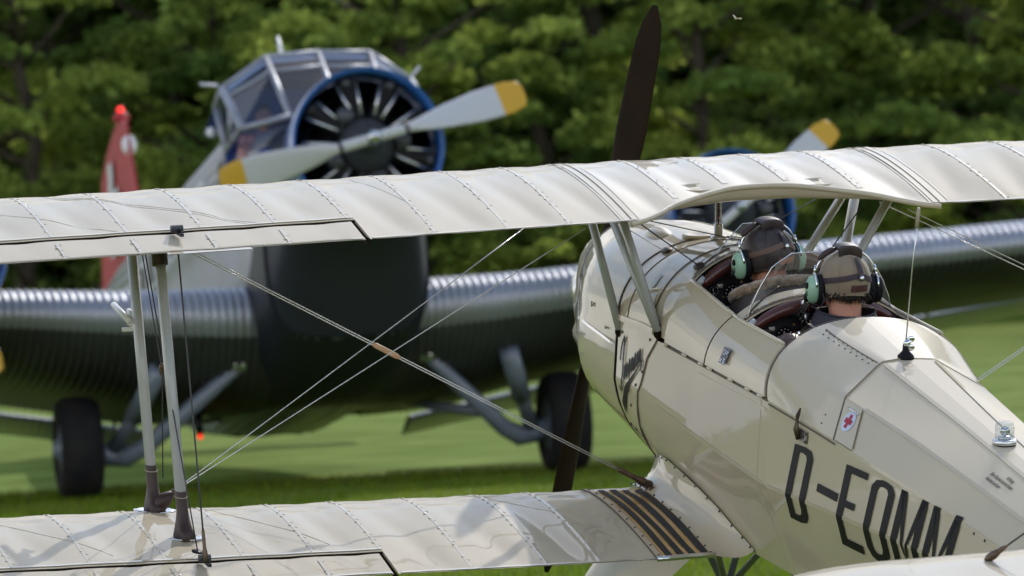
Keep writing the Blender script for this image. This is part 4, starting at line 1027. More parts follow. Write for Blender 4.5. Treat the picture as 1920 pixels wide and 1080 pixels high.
# script name, hand shaped strokes on the side panel
def stroke(m, pts, w=.006):
    w *= 1.15
    """pts: (a, b) a 0..1 along the word, b height in word units"""
    def pos(a, b):
        # word runs from (x .69,u 1.95) to (x .45,u 1.27)
        x_ = .688 - .225 * a; u = 2.04 - .72 * a * .82 - b * 1.22
        return Vector(FP(x_, u, .009))
    ts = lin(0, 1, len(pts)); n = len(pts) * 5
    def cr3(q):
        return ip(q, ts, [p[0] for p in pts]), ip(q, ts, [p[1] for p in pts])
    P = []
    for i in range(n):
        q = i / (n - 1); a, b = cr3(q); p = pos(a, b)
        d = pos(*cr3(min(1, q + .03))) - pos(*cr3(max(0, q - .03))); nv = Vector((0, 1, 0)); wv = d.cross(nv); 
        if wv.length < 1e-6: wv = Vector((1, 0, 0))
        wv = Vector((1, 0, .25)).normalized() if abs(d.z) > abs(d.x) else Vector((.5, 0, .6)).normalized()
        P += [p - wv * w, p + wv * w]
    m.add(P, [(2 * i, 2 * i + 1, 2 * i + 3, 2 * i + 2) for i in range(n - 1)])
m = MB()
stroke(m, [(-.02, .36), (.0, .52), (.05, .60), (.14, .66), (.13, .40), (.12, .10), (.08, -.02), (.02, -.06), (-.03, .02)], .0055)   # J
def hump(a, h=.20): return [(a, h), (a + .005, .02), (a + .02, h * .8), (a + .045, h), (a + .055, h * .6), (a + .055, .0)]
stroke(m, [(.19, .22), (.185, .04), (.21, .0), (.235, .05), (.245, .22), (.245, .0)], .0045)      # u
stroke(m, [(.30, .20), (.30, .0), (.305, .15), (.33, .22), (.355, .15), (.355, .0)], .0045)      # n
stroke(m, [(.46, .20), (.42, .22), (.405, .10), (.43, .0), (.455, .06), (.465, .22), (.46, -.10), (.43, -.22), (.40, -.18)], .0045)   # g
stroke(m, [(.52, .20), (.52, .0), (.53, .16), (.555, .20), (.565, .0), (.575, .16), (.60, .20), (.61, .0)], .0045)   # m
stroke(m, [(.72, .20), (.68, .20), (.665, .08), (.69, .0), (.715, .06), (.725, .20), (.725, .0)], .0045)   # a
stroke(m, [(.78, .20), (.78, .0), (.79, .16), (.82, .20), (.83, .0)], .0045)      # n
stroke(m, [(.88, .20), (.88, .0), (.89, .16), (.92, .20), (.93, .02), (.99, .02), (1.0, -.04), (.97, -.12)], .0045)      # n
m.build('script_name', M_black, plane, smooth=False)
m = MB(); P = []
for i in range(20):
    q = i / 19; x_ = .698 - .255 * q; u = 2.31 - .90 * q; wq = .085 * (1 - q) ** 1.0 + .004
    P += [FP(x_, u - wq * .9, .009), FP(x_ , u + wq * .9, .009)]
m.add(P, [(2 * i, 2 * i + 1, 2 * i + 3, 2 * i + 2) for i in range(19)]); m.build('script_underline', M_black, plane, smooth=False)
for i in range(4):
    m = MB(); x_ = .665 - .004 * i; m.add([FP(x_, 2.47 + .030 * i, .0065), FP(x_ - .05, 2.50 + .030 * i, .0065), FP(x_ - .05, 2.508 + .030 * i, .0065), FP(x_, 2.478 + .030 * i, .0065)], [(0, 1, 2, 3)]); m.build('small_print', M_seam, plane, smooth=False)
m = MB(); m.add([FP(.515, .56, .009), FP(.485, .56, .009), FP(.482, .66, .009), FP(.512, .68, .009)], [(0, 1, 2, 3)]); m.build('small_sticker', M_pale, plane, smooth=False)
# ---- tail
m = MB()
def stab(side):
    mm = MB(); ribs_ = [0.02, .25, .5, .75, 1.0, 1.25, 1.46]
    def fn(i, j):
        y = lin(.02, 1.46, 41)[i]; fr = 0
        for a, b in zip(ribs_[:-1], ribs_[1:]):
            if a <= y <= b: fr = math.sin(math.pi * (y - a) / (b - a))
        q = max(0, (y - .95) / .52); ff = math.sqrt(max(0, 1 - min(1, q) ** 2.2)); c0 = .95 * (.18 + .82 * ff)
        s = abs(j) ; zt_ = .030 * math.sin(math.pi * min(1, s) ** .5) * (ff + .05)
        return Vector((-3.42 - (1 - ff) * .35 - s * c0 - .02 * y, side * y, -.425 + .0 * y + (zt_ - .005 * fr * math.sin(math.pi * s) if j >= 0 else -zt_)))
    js = [1, .9, .8, .7, .6, .5, .4, .3, .2, .12, .06, .02, 0]
    mm.grid(lambda i, j: fn(i, j), list(range(41)), js + [-j for j in reversed(js[:-1])])
    return mm
TZ = .0
SO = []
for side in (1, -1): SO.append(stab(side).build('tailplane', M_fab, plane))
# fin and rudder
m = MB()
def fin(i, j):
    z = lin(-.62, .42, 16)[i]; q = (z + .62) / 1.04; x0_ = -3.55 - .55 * q ** 1.5; x1_ = -4.55 + .25 * abs(q - .4) ** 2; th = .03 * math.sin(math.pi * abs(j) ** .6)
    s = abs(j); return Vector((x0_ + (x1_ - x0_) * s, th if j >= 0 else -th, z))
m.grid(fin, list(range(16)), [1, .8, .6, .4, .2, .08, 0, -.08, -.2, -.4, -.6, -.8, -1]); m.build('fin', M_fab, plane)
tw = Vector((-3.62, .74, -.395)); wire(tw, (-4.05, .02, .25), .003, 'tail_wire', M_dwire, plane); wire((tw.x, -tw.y, tw.z), (-4.05, -.02, .25), .003, 'tail_wire', M_dwire, plane)
fitting(tw, (-4.05, .02, .25), .06, .008)
screws([(FP(x_, u, .003), fnorm(x_, u)) for x_, u in ((-2.27, 1.10), (-2.34, 1.10), (-2.42, 1.4), (-2.56, 1.5))], .005, 'tail_screws', M_dwire)
# ---- landing gear
apex = Vector((.62, 0, -1.47))
for p in (Vector((.30, .19, -1.08)), Vector((.75, .19, -1.02)), Vector((.30, -.19, -1.08)), Vector((.75, -.19, -1.02))): strut(p, apex, .013, 'gear_tube', M_legs, .8)
m = MB(); m.tube([(-.30, .04, -1.10), (-.20, .03, -1.20), (-.1, .02, -1.34), (.1, 0, -1.5)], .018, 8); m.build('breather_hose', M_black, plane)
for side in (1, -1):
    hub = Vector((1.0, side * .78, -2.10))
    strut(apex, hub, .016, 'axle_tube', M_legs, .8)
    m = MB(); r0 = [Vector((.62, side * .30, -1.06)), Vector((-.05, side * .26, -1.09))]; r1 = [Vector((1.08, side * .74, -1.98)), Vector((.86, side * .74, -1.98))]
    def lf(i, j):
        a = r0[0].lerp(r1[0], i); b = r0[1].lerp(r1[1], min(1, i ** .55)); s = abs(j); th = .035 * math.sin(math.pi * s ** .6) * (1 if j >= 0 else -1)
        return a.lerp(b, s) + Vector((0, th, 0))
    m.grid(lf, lin(0, 1, 12), [1, .8, .6, .4, .2, .08, 0, -.08, -.2, -.4, -.6, -.8, -1]); m.build('gear_leg_fairing', M_tin, plane)
    m = MB(); m.lathe([(.10, -.06), (.20, -.065), (.235, -.05), (.25, 0), (.235, .05), (.20, .065), (.10, .06)], hub, (0, 1, 0), 28); wh = m.build('wheel', M_rubber, plane)
    m = MB(); m.lathe([(.0, -.06), (.17, -.068), (.17, .068), (0, .06)], hub, (0, 1, 0), 20); m.build('hub_cap', M_tin, wh)
strut((-4.1, 0, -.95), (-4.35, 0, -1.35), .015, 'tail_leg', M_legs, .8); m = MB(); m.lathe([(.05, -.025), (.07, 0), (.05, .025)], (-4.38, 0, -1.37), (0, 1, 0), 14); m.build('tail_wheel', M_rubber, plane)
# ================================================================== PEOPLE
def remesh(mb, vox, smooth_it=6):
    o_ = mb.build('tmp', M_skin, None)
    md = o_.modifiers.new('r', 'REMESH'); md.mode = 'VOXEL'; md.voxel_size = vox
    sm = o_.modifiers.new('s', 'SMOOTH'); sm.factor = .5; sm.iterations = smooth_it
    dg = bpy.context.evaluated_depsgraph_get(); dg.update()
    me = bpy.data.meshes.new_from_object(o_.evaluated_get(dg)); bpy.data.objects.remove(o_)
    me.polygons.foreach_set('use_smooth', [True] * len(me.polygons)); return me
def body_parts(fig):
    """seated figure, x forward, y left, z up, origin at the centre of the head"""
    b = MB()
    # skull, face
    b.ell((0, 0, .008), (.094, .073, .088), 20, 14); b.ell((.028, 0, -.055), (.062, .054, .068), 16, 12)
    b.ell((.098, 0, -.022), (.016, .011, .022)); b.ell((.080, 0, -.068), (.014, .024, .008)); b.ell((.078, 0, -.098), (.018, .022, .014))
    b.ell((.083, 0, .018), (.016, .052, .012))
    for s in (1, -1): b.ell((-.004, s * .076, -.018), (.017, .008, .030))
    b.tube([(-.015, 0, -.06), (-.025, 0, -.13), (-.035, 0, -.19)], [.056, .055, .075], 16)
    # torso
    b.tube([(-.035, 0, -.17), (-.03, 0, -.22), (-.02, 0, -.32), (-.02, 0, -.46), (-.03, 0, -.60), (-.02, 0, -.70)], [.07, .13, .155, .145, .14, .16], 22, sx=1.28, sy=.78)
    for s in (1, -1):
        sh = Vector((-.03, s * .185, -.235)); el = Vector((.06, s * .225, -.47)); wr = Vector((.27, s * .12, -.50))
        b.ell(sh, (.062, .06, .06)); b.tube([sh, sh.lerp(el, .5), el], [.058, .052, .044], 12); b.tube([el, el.lerp(wr, .4), wr], [.045, .042, .029], 12)
        b.ell(wr + Vector((.045, 0, -.004)), (.048, .018, .040))
        for f_i, (dz, L_) in enumerate(((.028, .070), (.010, .078), (-.008, .072), (-.026, .058))):
            p0 = wr + Vector((.08, 0, dz)); b.tube([p0, p0 + Vector((L_ * .45, -s * .012, 0)), p0 + Vector((L_ * .55, -s * .036, 0)), p0 + Vector((L_ * .25, -s * .050, 0))], [.0095, .009, .0085, .007], 7)
        b.tube([wr + Vector((.03, -s * .008, .034)), wr + Vector((.062, -s * .030, .050)), wr + Vector((.088, -s * .038, .044))], [.012, .0105, .008], 7)
        hp = Vector((-.0, s * .09, -.70)); kn = Vector((.40, s * .12, -.62)); ak = Vector((.62, s * .10, -.98))
        if fig: b.tube([hp, hp.lerp(kn, .5), kn], [.085, .075, .058], 12); b.tube([kn, kn.lerp(ak, .4), ak], [.056, .052, .036], 12); b.ell(ak + Vector((.06, 0, -.03)), (.11, .04, .035))
    return b
_bm = remesh(body_parts(False), .0065, 4)
_jk = None
def jacket_mesh():
    b = MB()
    b.tube([(-.035, 0, -.175), (-.03, 0, -.22), (-.02, 0, -.32), (-.02, 0, -.46), (-.03, 0, -.60)], [.085, .148, .170, .165, .165], 24, sx=1.28, sy=.84)
    for s in (1, -1):
        sh = Vector((-.03, s * .19, -.235)); el = Vector((.06, s * .230, -.47)); wr = Vector((.262, s * .125, -.50))
        b.ell(sh, (.072, .072, .068)); b.tube([sh, sh.lerp(el, .5), el], [.069, .064, .058], 12); b.tube([el, el.lerp(wr, .4), wr], [.058, .052, .038], 12)
    return b
_jk = remesh(jacket_mesh(), .009, 3)
for v_ in _jk.vertices:      # folds in the cloth
    n_ = noise.noise(v_.co * 14) * .007 + noise.noise(Vector((v_.co.x * 8, v_.co.y * 8, v_.co.z * 34))) * .005
    v_.co += v_.normal * n_
def inst(me, name, mt, parent):
    m2 = me.copy(); m2.materials.clear(); m2.materials.append(mt); o_ = bpy.data.objects.new(name, m2); COL.objects.link(o_); o_.parent = parent; return o_
def helmet_pt(th, ph, k_=1.0, sd=0):
    """th azimuth from forward, ph from the top"""
    r = Vector((.108 * math.sin(ph) * math.cos(th), .0865 * math.sin(ph) * math.sin(th), .096 * math.cos(ph) if ph < math.pi / 2 else .113 * math.cos(ph)))
    if r.x < 0: r.x *= 1.06
    w_ = 1 + k_ * (.014 * noise.noise(r * 22 + Vector((sd, 0, 0))) + .007 * math.sin(th * 4) * math.sin(ph) ** 3)
    return r * w_ + Vector((-.004, 0, .012))
def pilot(loc, yaw, roll, label, helmet_m, jacket_m, strap_m, patch_m, pad_m, kind, body_scale=1.0):
    Mp = Matrix.Translation(Vector(loc) - BASE) @ Matrix.Rotation(yaw, 4, 'Z') @ Matrix.Rotation(roll, 4, 'X')
    e = empty('person'); e.matrix_world = MW @ Mp; tag(e, label, 'person', 'pilots in the open cockpits')
    bd = inst(_bm, 'body', M_skin, e)
    jk = inst(_jk, 'jacket', jacket_m, e)
    for s in (1, -1):
        m = MB(); m.ell((.083, s * .030, .004), (.010, .012, .009)); m.build('eye', M_white, e)
    # helmet shell: open at the face, lower at the nape
    def limit(th):
        c_ = math.cos(th); return ip(c_, [-1, -.3, .2, .55, 1], [1.90, 2.12, 2.35, 1.5, 1.12])
    m = MB(); m.grid(lambda i, j: helmet_pt(i, .02 + (limit(i) - .02) * j, 1, len(label)), lin(0, 2 * math.pi, 49)[:-1], lin(0, 1, 20), close_u=True)
    m.grid(lambda i, j: helmet_pt(i, .02 + (limit(i) - .02) * j, 1, len(label)) * .97, lin(0, 2 * math.pi, 49)[:-1], lin(.5, 1, 6), close_u=True)
    m.tube([helmet_pt(i, limit(i), 1, len(label)) * .992 for i in lin(0, 2 * math.pi, 49)], .0032, 6)
    hm = m.build('helmet', helmet_m, e)
    for a in (math.pi * .80, math.pi * 1.20, math.pi):
        mm = MB(); mm.tube([helmet_pt(a, ph, 1, len(label)) * 1.002 for ph in lin(.35, limit(a) - .05, 14)], .0018, 4); mm.build('helmet_seam', helmet_m, hm)
    m = MB(); m.grid(lambda i, j: helmet_pt(i, j, 0) * 1.022, lin(math.pi * .96, math.pi * 1.20, 8), lin(1.60, 1.80, 5)); m.build('patch', patch_m, hm)
    # goggle strap and its keeper
    def stp(i): th = math.pi * (.46 + 1.08 * i); ap = 1.12 if kind == 'front' else 1.27; ph = ip(i, [0, .5, .58, 1], [1.66, ap + .03, ap, 1.74]); return th, ph
    m = MB(); m.grid(lambda i, j: helmet_pt(stp(i)[0], stp(i)[1] + j, .2) * 1.035, lin(0, 1, 40), lin(-.095, .095, 4)); m.grid(lambda i, j: helmet_pt(stp(i)[0], stp(i)[1] + j, .2) * 1.02, lin(0, 1, 40), [-.095, .095]); m.build('goggle_strap', strap_m, hm)
    m = MB(); m.grid(lambda i, j: helmet_pt(math.pi * 1.09 + i, j, .2) * 1.055, lin(-.12, .12, 5), lin(.60, 1.34 if kind == 'front' else 1.46, 10)); m.grid(lambda i, j: helmet_pt(math.pi * 1.09 + i, j, .2) * 1.02, lin(-.12, .12, 5), [.72, .8]); m.build('strap_keeper', pad_m, hm)
    sp = helmet_pt(math.pi * 1.09, 1.22 if kind == 'front' else 1.36, .2) * 1.06; m = MB(); m.lathe([(.0075, -.002), (.0075, .002), (.004, .004), (0, .004)], sp, sp, 12); m.build('press_stud', M_chrome, hm)
    # headset
    hs = empty('headset', parent=e)
    m = MB(); m.tube([(.0, math.sin(a) * .104, .022 + math.cos(a) * .096) for a in lin(-1.45, 1.45, 24)], .0042, 8, sx=1.0, sy=1.0); m.build('headband', M_chrome, hs)
    m = MB()
    def pad(i, j):
        a = ip(i, [0, 1], [-.44, .34]); q = math.pi * 2 * j; cq, sq_ = math.cos(q), math.sin(q)
        se = lambda v_: math.copysign(abs(v_) ** .55, v_); en = min(1, .55 + 4 * min(i, 1 - i)); rr = .1035
        rq = rr + .003 + .0095 * en * se(sq_); return Vector((-.008 + .038 * se(cq), math.sin(a) * rq, .020 + math.cos(a) * rq - (.022 if cq < -.5 and sq_ < 0 else 0) - .06 * abs(a) ** 3))
    m.grid(pad, [0, .03, .1, .2, .35, .5, .65, .8, .9, .97, 1], lin(0, 1, 25)[:-1], close_v=True); m.add([pad(0, j) for j in lin(0, 1, 25)[:-1]] + [pad(1, j) for j in lin(0, 1, 25)[:-1]], [tuple(range(24)), tuple(range(24, 48))]); hp_ = m.build('headband_pad', pad_m, hs, angle=50)
    m = MB(); m.tube([(0, math.sin(a) * .116, .018 + math.cos(a) * .103) for a in lin(.30, .95, 8)], [.005, .009, .010, .010, .010, .009, .008, .005], 10, sx=1.5); m.build('pad_cushion', M_boot, hs)
    for s in (1, -1):
        cy_ = s * .098
        m = MB(); m.lathe([(.030, -.004), (.043, 0), (.045, .010), (.040, .020), (.034, .022)], (-.006, s * .080, -.022), (0, s, 0), 24, sq=(1.22, .92)); m.build('ear_cushion', M_black, hs)
        m = MB(); m.lathe([(.038, 0), (.040, .008), (.036, .024), (.025, .032), (0, .035)], (-.006, s * .100, -.022), (0, s, 0), 24, sq=(1.22, .90)); ec = m.build('ear_cup', M_mint if s > 0 or kind == 'front' else M_black, hs)
        m = MB(); m.tube([(-.006 + .036 * math.cos(a), s * .108, -.022 + .054 * math.sin(a)) for a in lin(.3, 2.9, 14)], .0042, 6); m.tube([(-.006, s * .108, .028), (0, s * .104, .060)], .0045, 6); m.build('cup_yoke', M_chrome, hs)
        if s > 0:
            m = MB(); m.ell((-.012, s * .134, -.008), (.010, .006, .012)); m.ell((.004, s * .130, -.050), (.014, .010, .016)); m.build('cup_knob', M_black, hs)
            m = MB(); m.box((-.012, s * .134, -.034), (.012, .003, .016)); m.build('cup_mark', mat('dark_green_mark', (.05, .12, .07), .5), hs)
    if kind == 'rear':
        m = MB(); m.tube([(.02, .125, -.045), (.06, .115, -.075), (.09, .07, -.095), (.10, .03, -.10)], .003, 6); m.ell((.10, .025, -.10), (.012, .012, .010)); m.build('microphone', M_dwire, hs)
        m = MB()
        for q in range(3): m.tube([(-.01 + .01 * q, .125, -.07), (.02 + .02 * q, .14 + .01 * q, -.12), (.05, .13, -.15 + .02 * q), (.06, .10, -.12), (.03, .115, -.08)], .0022, 6)
        m.tube([(-.02, .12, -.075), (-.05, .10, -.085), (-.055, .085, -.05), (-.03, .09, .0)], .0022, 6); m.build('headset_cable', M_dwire, hs)
        m = MB(); m.box((.03, .135, -.075), (.02, .008, .014)); m.box((.04, .12, -.125), (.018, .008, .02)); m.build('cable_plug', M_alu, hs)
        # hair at the nape
        m = MB()
        rh = np.random.RandomState(5)
        for i in range(240):
            a = math.pi * (1 + (rh.rand() - .5) * .74); ph0 = 1.80 + rh.rand() * .10; p0 = helmet_pt(a, ph0, 0) * .93
            L_ = .018 + rh.rand() * .024; d_ = Vector((.25 * rh.randn() * .4 + .15, .35 * rh.randn() - .15, -1)).normalized(); p1 = p0 + d_ * L_ * .5 + Vector((-.004, 0, 0)); p2 = p0 + d_ * L_
            m.tube([p0, p1, p2], [.0030, .0026, .0006], 3, caps=False)
        m.grid(lambda i, j: helmet_pt(i, j, 0) * .955, lin(math.pi * .66, math.pi * 1.34, 14), lin(1.72, 2.02, 5)); m.build('hair', M_hair, e)
        # stand-up collar
        m = MB()
        def col(i, j):
            a = ip(i, [0, 1], [.35, 2 * math.pi - .35]); r = .088 + .030 * j; return Vector((-.03 + r * math.cos(a) * 1.05, r * math.sin(a) * 1.15, -.090 - .085 * j + .012 * math.cos(a) - .02 * max(0, math.cos(a))))
        m.grid(col, lin(0, 1, 30), lin(0, 1, 6)); m.grid(lambda i, j: col(i, j) * .97, lin(0, 1, 30), lin(0, .4, 3)); m.tube([col(i, 0) * .985 for i in lin(0, 1, 30)], .0045, 6); m.build('collar', M_navy, e)
    else:
        m = MB(); P = []; rad = []
        for i in range(31):
            a = ip(i, [0, 30], [.55, 2 * math.pi - .55]); r = .118; c_ = math.cos(a)
            P.append(Vector((-.035 + r * c_ * .85, r * math.sin(a) * 1.28, -.068 - .050 * (c_ + 1)))); rad.append(.013 + .007 * math.sin(math.pi * i / 30))
        tm = MB(); tm.tube(P, rad, 14); 
        tm.v = [tuple(Vector(v_) * (1 + .05 * noise.noise(Vector(v_) * 130) + .04 * noise.noise(Vector(v_) * 60))) for v_ in tm.v]; tm.build('fur_collar', M_fur, e)
        m = MB(); m.grid(lambda i, j: Vector((-.035 + (.12 + .03 * j) * math.cos(i) * .9, (.12 + .04 * j) * math.sin(i) * 1.28, -.085 - .050 * (math.cos(i) + 1) - .07 * j)), lin(.6, 2 * math.pi - .6, 24), lin(0, 1, 4)); m.build('collar_leather', M_dleath, e)
    # shoulder belts
    for s in (1, -1):
        m = MB(); pts = [(-.14, s * .085, -.20), (-.08, s * .10, -.150), (-.02, s * .11, -.142), (.06, s * .11, -.18), (.10, s * .10, -.26), (.12, s * .06, -.42)]
        P = []
        for p_ in pts: P += [Vector(p_) + Vector((0, -.021, .012)), Vector(p_) + Vector((0, .021, .012 - .006 * s))]
        m.add(P, [(2 * i, 2 * i + 1, 2 * i + 3, 2 * i + 2) for i in range(len(pts) - 1)]); sb_ = m.build('shoulder_belt', M_webb, e)
        m = MB(); m.box((.075, s * .11, -.185), (.006, .05, .03), Matrix.Rotation(.6, 3, 'Y')); m.build('belt_buckle', M_chrome, sb_)
    return e
pilot((.063, .05, -.158), R(4), R(-3), 'person in a dark leather flying helmet and fur collar in the front cockpit', M_dleath, M_dleath, mat('brown_strap', (.12, .07, .055), .6), M_tan, M_dleath, 'front')
pilot((-.468, -.03, -.168), R(-4), R(2), 'person in a khaki flying helmet and dark collar in the rear cockpit', M_khaki, M_bleath, M_purple, M_dmar, M_dleath, 'rear')

# ================================================================== AIRLINER
MJ = rotm(R(180 + 11.5), R(8.5), 0); MJW = MJ.to_4x4(); MJW.translation = (-1.86, 56.1, 0)
ju = empty('airliner', MJW, (0, 0, 0)); tag(ju, 'three-engined corrugated silver airliner with blue engine rings facing the camera', 'airplane')
def hrow(a): return a
# fuselage: stations (X, half width, z bottom, z top, roundness)
JS = [(2.35, .66, 1.62, 3.02), (2.0, .76, 1.15, 3.16), (1.2, .80, .92, 3.30), (.3, .80, .80, 3.62), (-1.0, .80, .78, 3.66), (-3.0, .80, .86, 3.68), (-5.0, .77, 1.15, 3.70), (-8.0, .62, 1.9, 3.80), (-11.0, .44, 2.7, 3.90), (-14.0, .22, 3.35, 3.98), (-15.3, .05, 3.6, 4.0)]
def js(x_, c_): return ip(-x_, [-s_[0] for s_ in JS], [s_[c_] for s_ in JS])
def jpt(x_, th, cor=True):
    """th 0 top .. pi bottom (left side)"""
    w_, zb, zt_ = js(x_, 1), js(x_, 2), js(x_, 3); zm = (zb + zt_) / 2; hh_ = (zt_ - zb) / 2
    n_ = 4.2; c_, s_ = math.cos(th), math.sin(th); y = w_ * math.copysign(abs(s_) ** (2 / n_), s_); z = zm + hh_ * math.copysign(abs(c_) ** (2 / n_), c_)
    if cor: d = .010 * math.sin(th * 46); y += d * s_; z += d * c_
    return Vector((x_, y, z))
m = MB()
xs_ = [2.0, 1.6, 1.2, .8, .3, -.3, -1, -2, -3, -4, -5, -6, -7, -8, -9.5, -11, -12.5, -14, -15.3]
m.grid(lambda x_, th: jpt(x_, th), xs_, lin(0, 2 * math.pi, 277)[:-1], close_v=True); m.build('fuselage', M_silver, ju)
m = MB()
def nosept(i, th):
    a = jpt([2.0, 2.15, 2.35][i] if i < 3 else 2.35, th, False) if i < 3 else None
    if a is not None: return a + Vector((0, a.y * .004, 0))
    r = [.62, .56, .50][i - 3]; X_ = [2.75, 3.05, 3.3][i - 3]; return Vector((X_, r * math.sin(th), 2.68 + r * math.cos(th)))
m.grid(nosept, list(range(6)), lin(0, 2 * math.pi, 65)[:-1], close_v=True); m.build('nose_cowling', M_jdark, ju)
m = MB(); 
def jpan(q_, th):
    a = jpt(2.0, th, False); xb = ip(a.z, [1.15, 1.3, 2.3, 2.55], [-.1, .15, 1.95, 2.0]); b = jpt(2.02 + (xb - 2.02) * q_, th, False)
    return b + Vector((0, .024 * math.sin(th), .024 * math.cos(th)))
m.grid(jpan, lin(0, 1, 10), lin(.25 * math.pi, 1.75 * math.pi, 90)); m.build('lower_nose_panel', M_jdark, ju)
for (x_, y_, z_, w_, h_) in ((2.06, -.50, 1.46, .10, .14), (2.06, .20, 1.92, .05, .12), (2.06, .60, 1.52, .06, .12), (2.06, -.10, 1.50, .30, .02), (2.06, 0, 1.35, .9, .018), (2.06, 0, 2.02, 1.0, .018)):
    mm = MB(); mm.box((x_ + .015, y_, z_), (.03, w_, h_)); mm.build('nose_louvre', M_legs if h_ > .05 else M_eng, ju, smooth=False)
# glazed cockpit
Fb = [(2.0, -.90, 3.14), (2.18, -.46, 3.20), (2.22, 0, 3.22), (2.18, .46, 3.20), (2.0, .90, 3.14)]
Ft = [(1.12, -.92, 3.68), (1.28, -.50, 3.94), (1.30, 0, 3.96), (1.28, .50, 3.94), (1.12, .92, 3.68)]
def lerp3(a, b, q): return Vector(a).lerp(Vector(b), q)
def bar(a, b, r=.028, nm='window_frame', par=ju, mt=M_silver): mm = MB(); mm.tube([a, b], r, 6); return mm.build(nm, mt, par)
def pane(pts, par=ju): mm = MB(); mm.add(pts, [tuple(range(len(pts)))]); return mm.build('window_pane', M_jglass, par, smooth=False)
for i in range(5): bar(Fb[i], Ft[i], .03)
for i in range(4):
    bar(Fb[i], Fb[i + 1], .035); bar(Ft[i], Ft[i + 1], .03); a, b = lerp3(Fb[i], Ft[i], .76), lerp3(Fb[i + 1], Ft[i + 1], .76); bar(a, b, .026)
    pane([Fb[i], Fb[i + 1], b, a]); pane([a, b, Ft[i + 1], Ft[i]])
for s in (1, -1):
    A = Vector((2.0, s * .90, 3.14)); B = Vector((1.12, s * .92, 3.68)); C_ = Vector((.75, s * .86, 3.16)); D_ = Vector((.55, s * .90, 3.62)); E1 = Vector((1.35, s * .92, 3.05))
    pane([A, B, D_, C_]); bar(B, D_, .03); bar(D_, C_, .03); bar(A, C_, .03); bar((1.45, s * .9, 3.46), (1.35, s * .9, 3.10), .025)
    bar((1.12, s * .9, 3.7), (2.02, s * .88, 3.14), .03)
# roof of the cockpit, facetted
RB = [(-.9, -.80, 3.60), (-.9, -.45, 3.72), (-.9, 0, 3.74), (-.9, .45, 3.72), (-.9, .80, 3.60)]
m = MB(); m.grid(lambda i, q: lerp3(Ft[i], RB[i], q) + Vector((0, 0, .012)), list(range(5)), lin(0, 1, 5)); m2 = MB(); m2.grid(lambda i, q: lerp3(Ft[i], RB[i], q) + Vector((0, 0, -.02)), list(range(5)), lin(0, 1, 5)); m2.build('roof_lining', M_blueint, ju); m.build('cockpit_roof', mat('bright_sheet_roof', (.72, .74, .78), .22, metal=.7), ju, smooth=False)
m = MB(); m.grid(lambda i, q: Vector(Ft[i]) + Vector((.02, 0, .02 - .085 * q)), list(range(5)), [0, 1]); m.build('roof_edge', mat('bright_sheet_roof', (.72, .74, .78), .22, metal=.7), ju, smooth=False)
m = MB(); m.tube([(.95, -.28, 3.96), (.80, -.29, 4.22)], [.03, .014], 8); m.build('mast_aerial', M_white, ju)
m = MB(); m.tube([(1.0, -.93, 3.74), (1.0, -1.10, 3.76)], .015, 6); m.tube([(1.0, .93, 3.74), (1.0, 1.02, 3.84)], .015, 6); m.ell((.2, -.90, 3.43), (.06, .05, .05)); m.build('side_probe', M_white, ju)
m = MB()
m.box((.6, 0, 3.15), (.04, 1.68, 1.2)); m.box((1.3, 0, 2.9), (1.7, 1.5, .04)); m.box((1.0, .1, 3.3), (.05, .05, .6)); m.build('cabin_lining', M_blueint, ju, smooth=False)
# side windows
for i in range(9):
    for s in (-1, 1):
        x_ = -.4 - i * 1.0 if i else .15; z_ = 2.98; y_ = jpt(x_, math.pi / 2, False).y + .012
        mm = MB(); mm.box((x_, s * y_, z_), (.46, .03, .42)); wf = mm.build('cabin_window', M_white if i else M_silver, ju, smooth=False)
        mm = MB(); mm.box((x_, s * (y_ + .008), z_), (.36, .025, .33)); mm.build('window_pane', M_eng, wf, smooth=False)
# wings
PITCH = .078
def jz_top(Y): return 1.97 + .045 * max(0, Y - 2)
def jw(Y, s, top, cor=True):
    a = abs(Y); le = 1.35 - .045 * max(0, a - 1); te = -2.45 + .02 * a; c_ = le - te; x_ = le - c_ * s
    zle = 1.45 + .058 * a; zte = ip(a, [0, 1.0, 1.6, 2.3, 3, 14.6], [.95, .96, 1.0, 1.15, 1.28, 1.28 + .105 * 11.6]); zlow = ip(a, [0, .9, 1.5, 2.3, 3, 14.6], [.70, .72, .80, .98, 1.16, 1.16 + .085 * 11.6])
    up_ = (jz_top(a) - zle); shp = 2.2 * math.sqrt(max(s, 0)) * math.exp(-1.9 * s) / .90
    base = zle + (zte - zle) * s
    if top: z = base + (up_ + .08) * shp * (1 - s ** 3)
    else:
        dlow = max(.05, (zle - zlow)); z = base - (dlow * .75) * math.sin(math.pi * min(1, s) ** .6) ** 1.0 * (1 - s * .4)
        z = max(z, min(zle, zlow) - .02) if s > .1 else z
    if cor: z += .019 * math.sin(2 * math.pi * Y / PITCH) * (1 if top else -1) * min(1, s * 20); x_ += .006 * math.sin(2 * math.pi * Y / PITCH) * (1 if s < .06 else 0)
    return Vector((x_, Y, z))
st_ = [1, .9, .8, .7, .6, .5, .4, .32, .25, .19, .14, .10, .07, .045, .025, .010, 0]
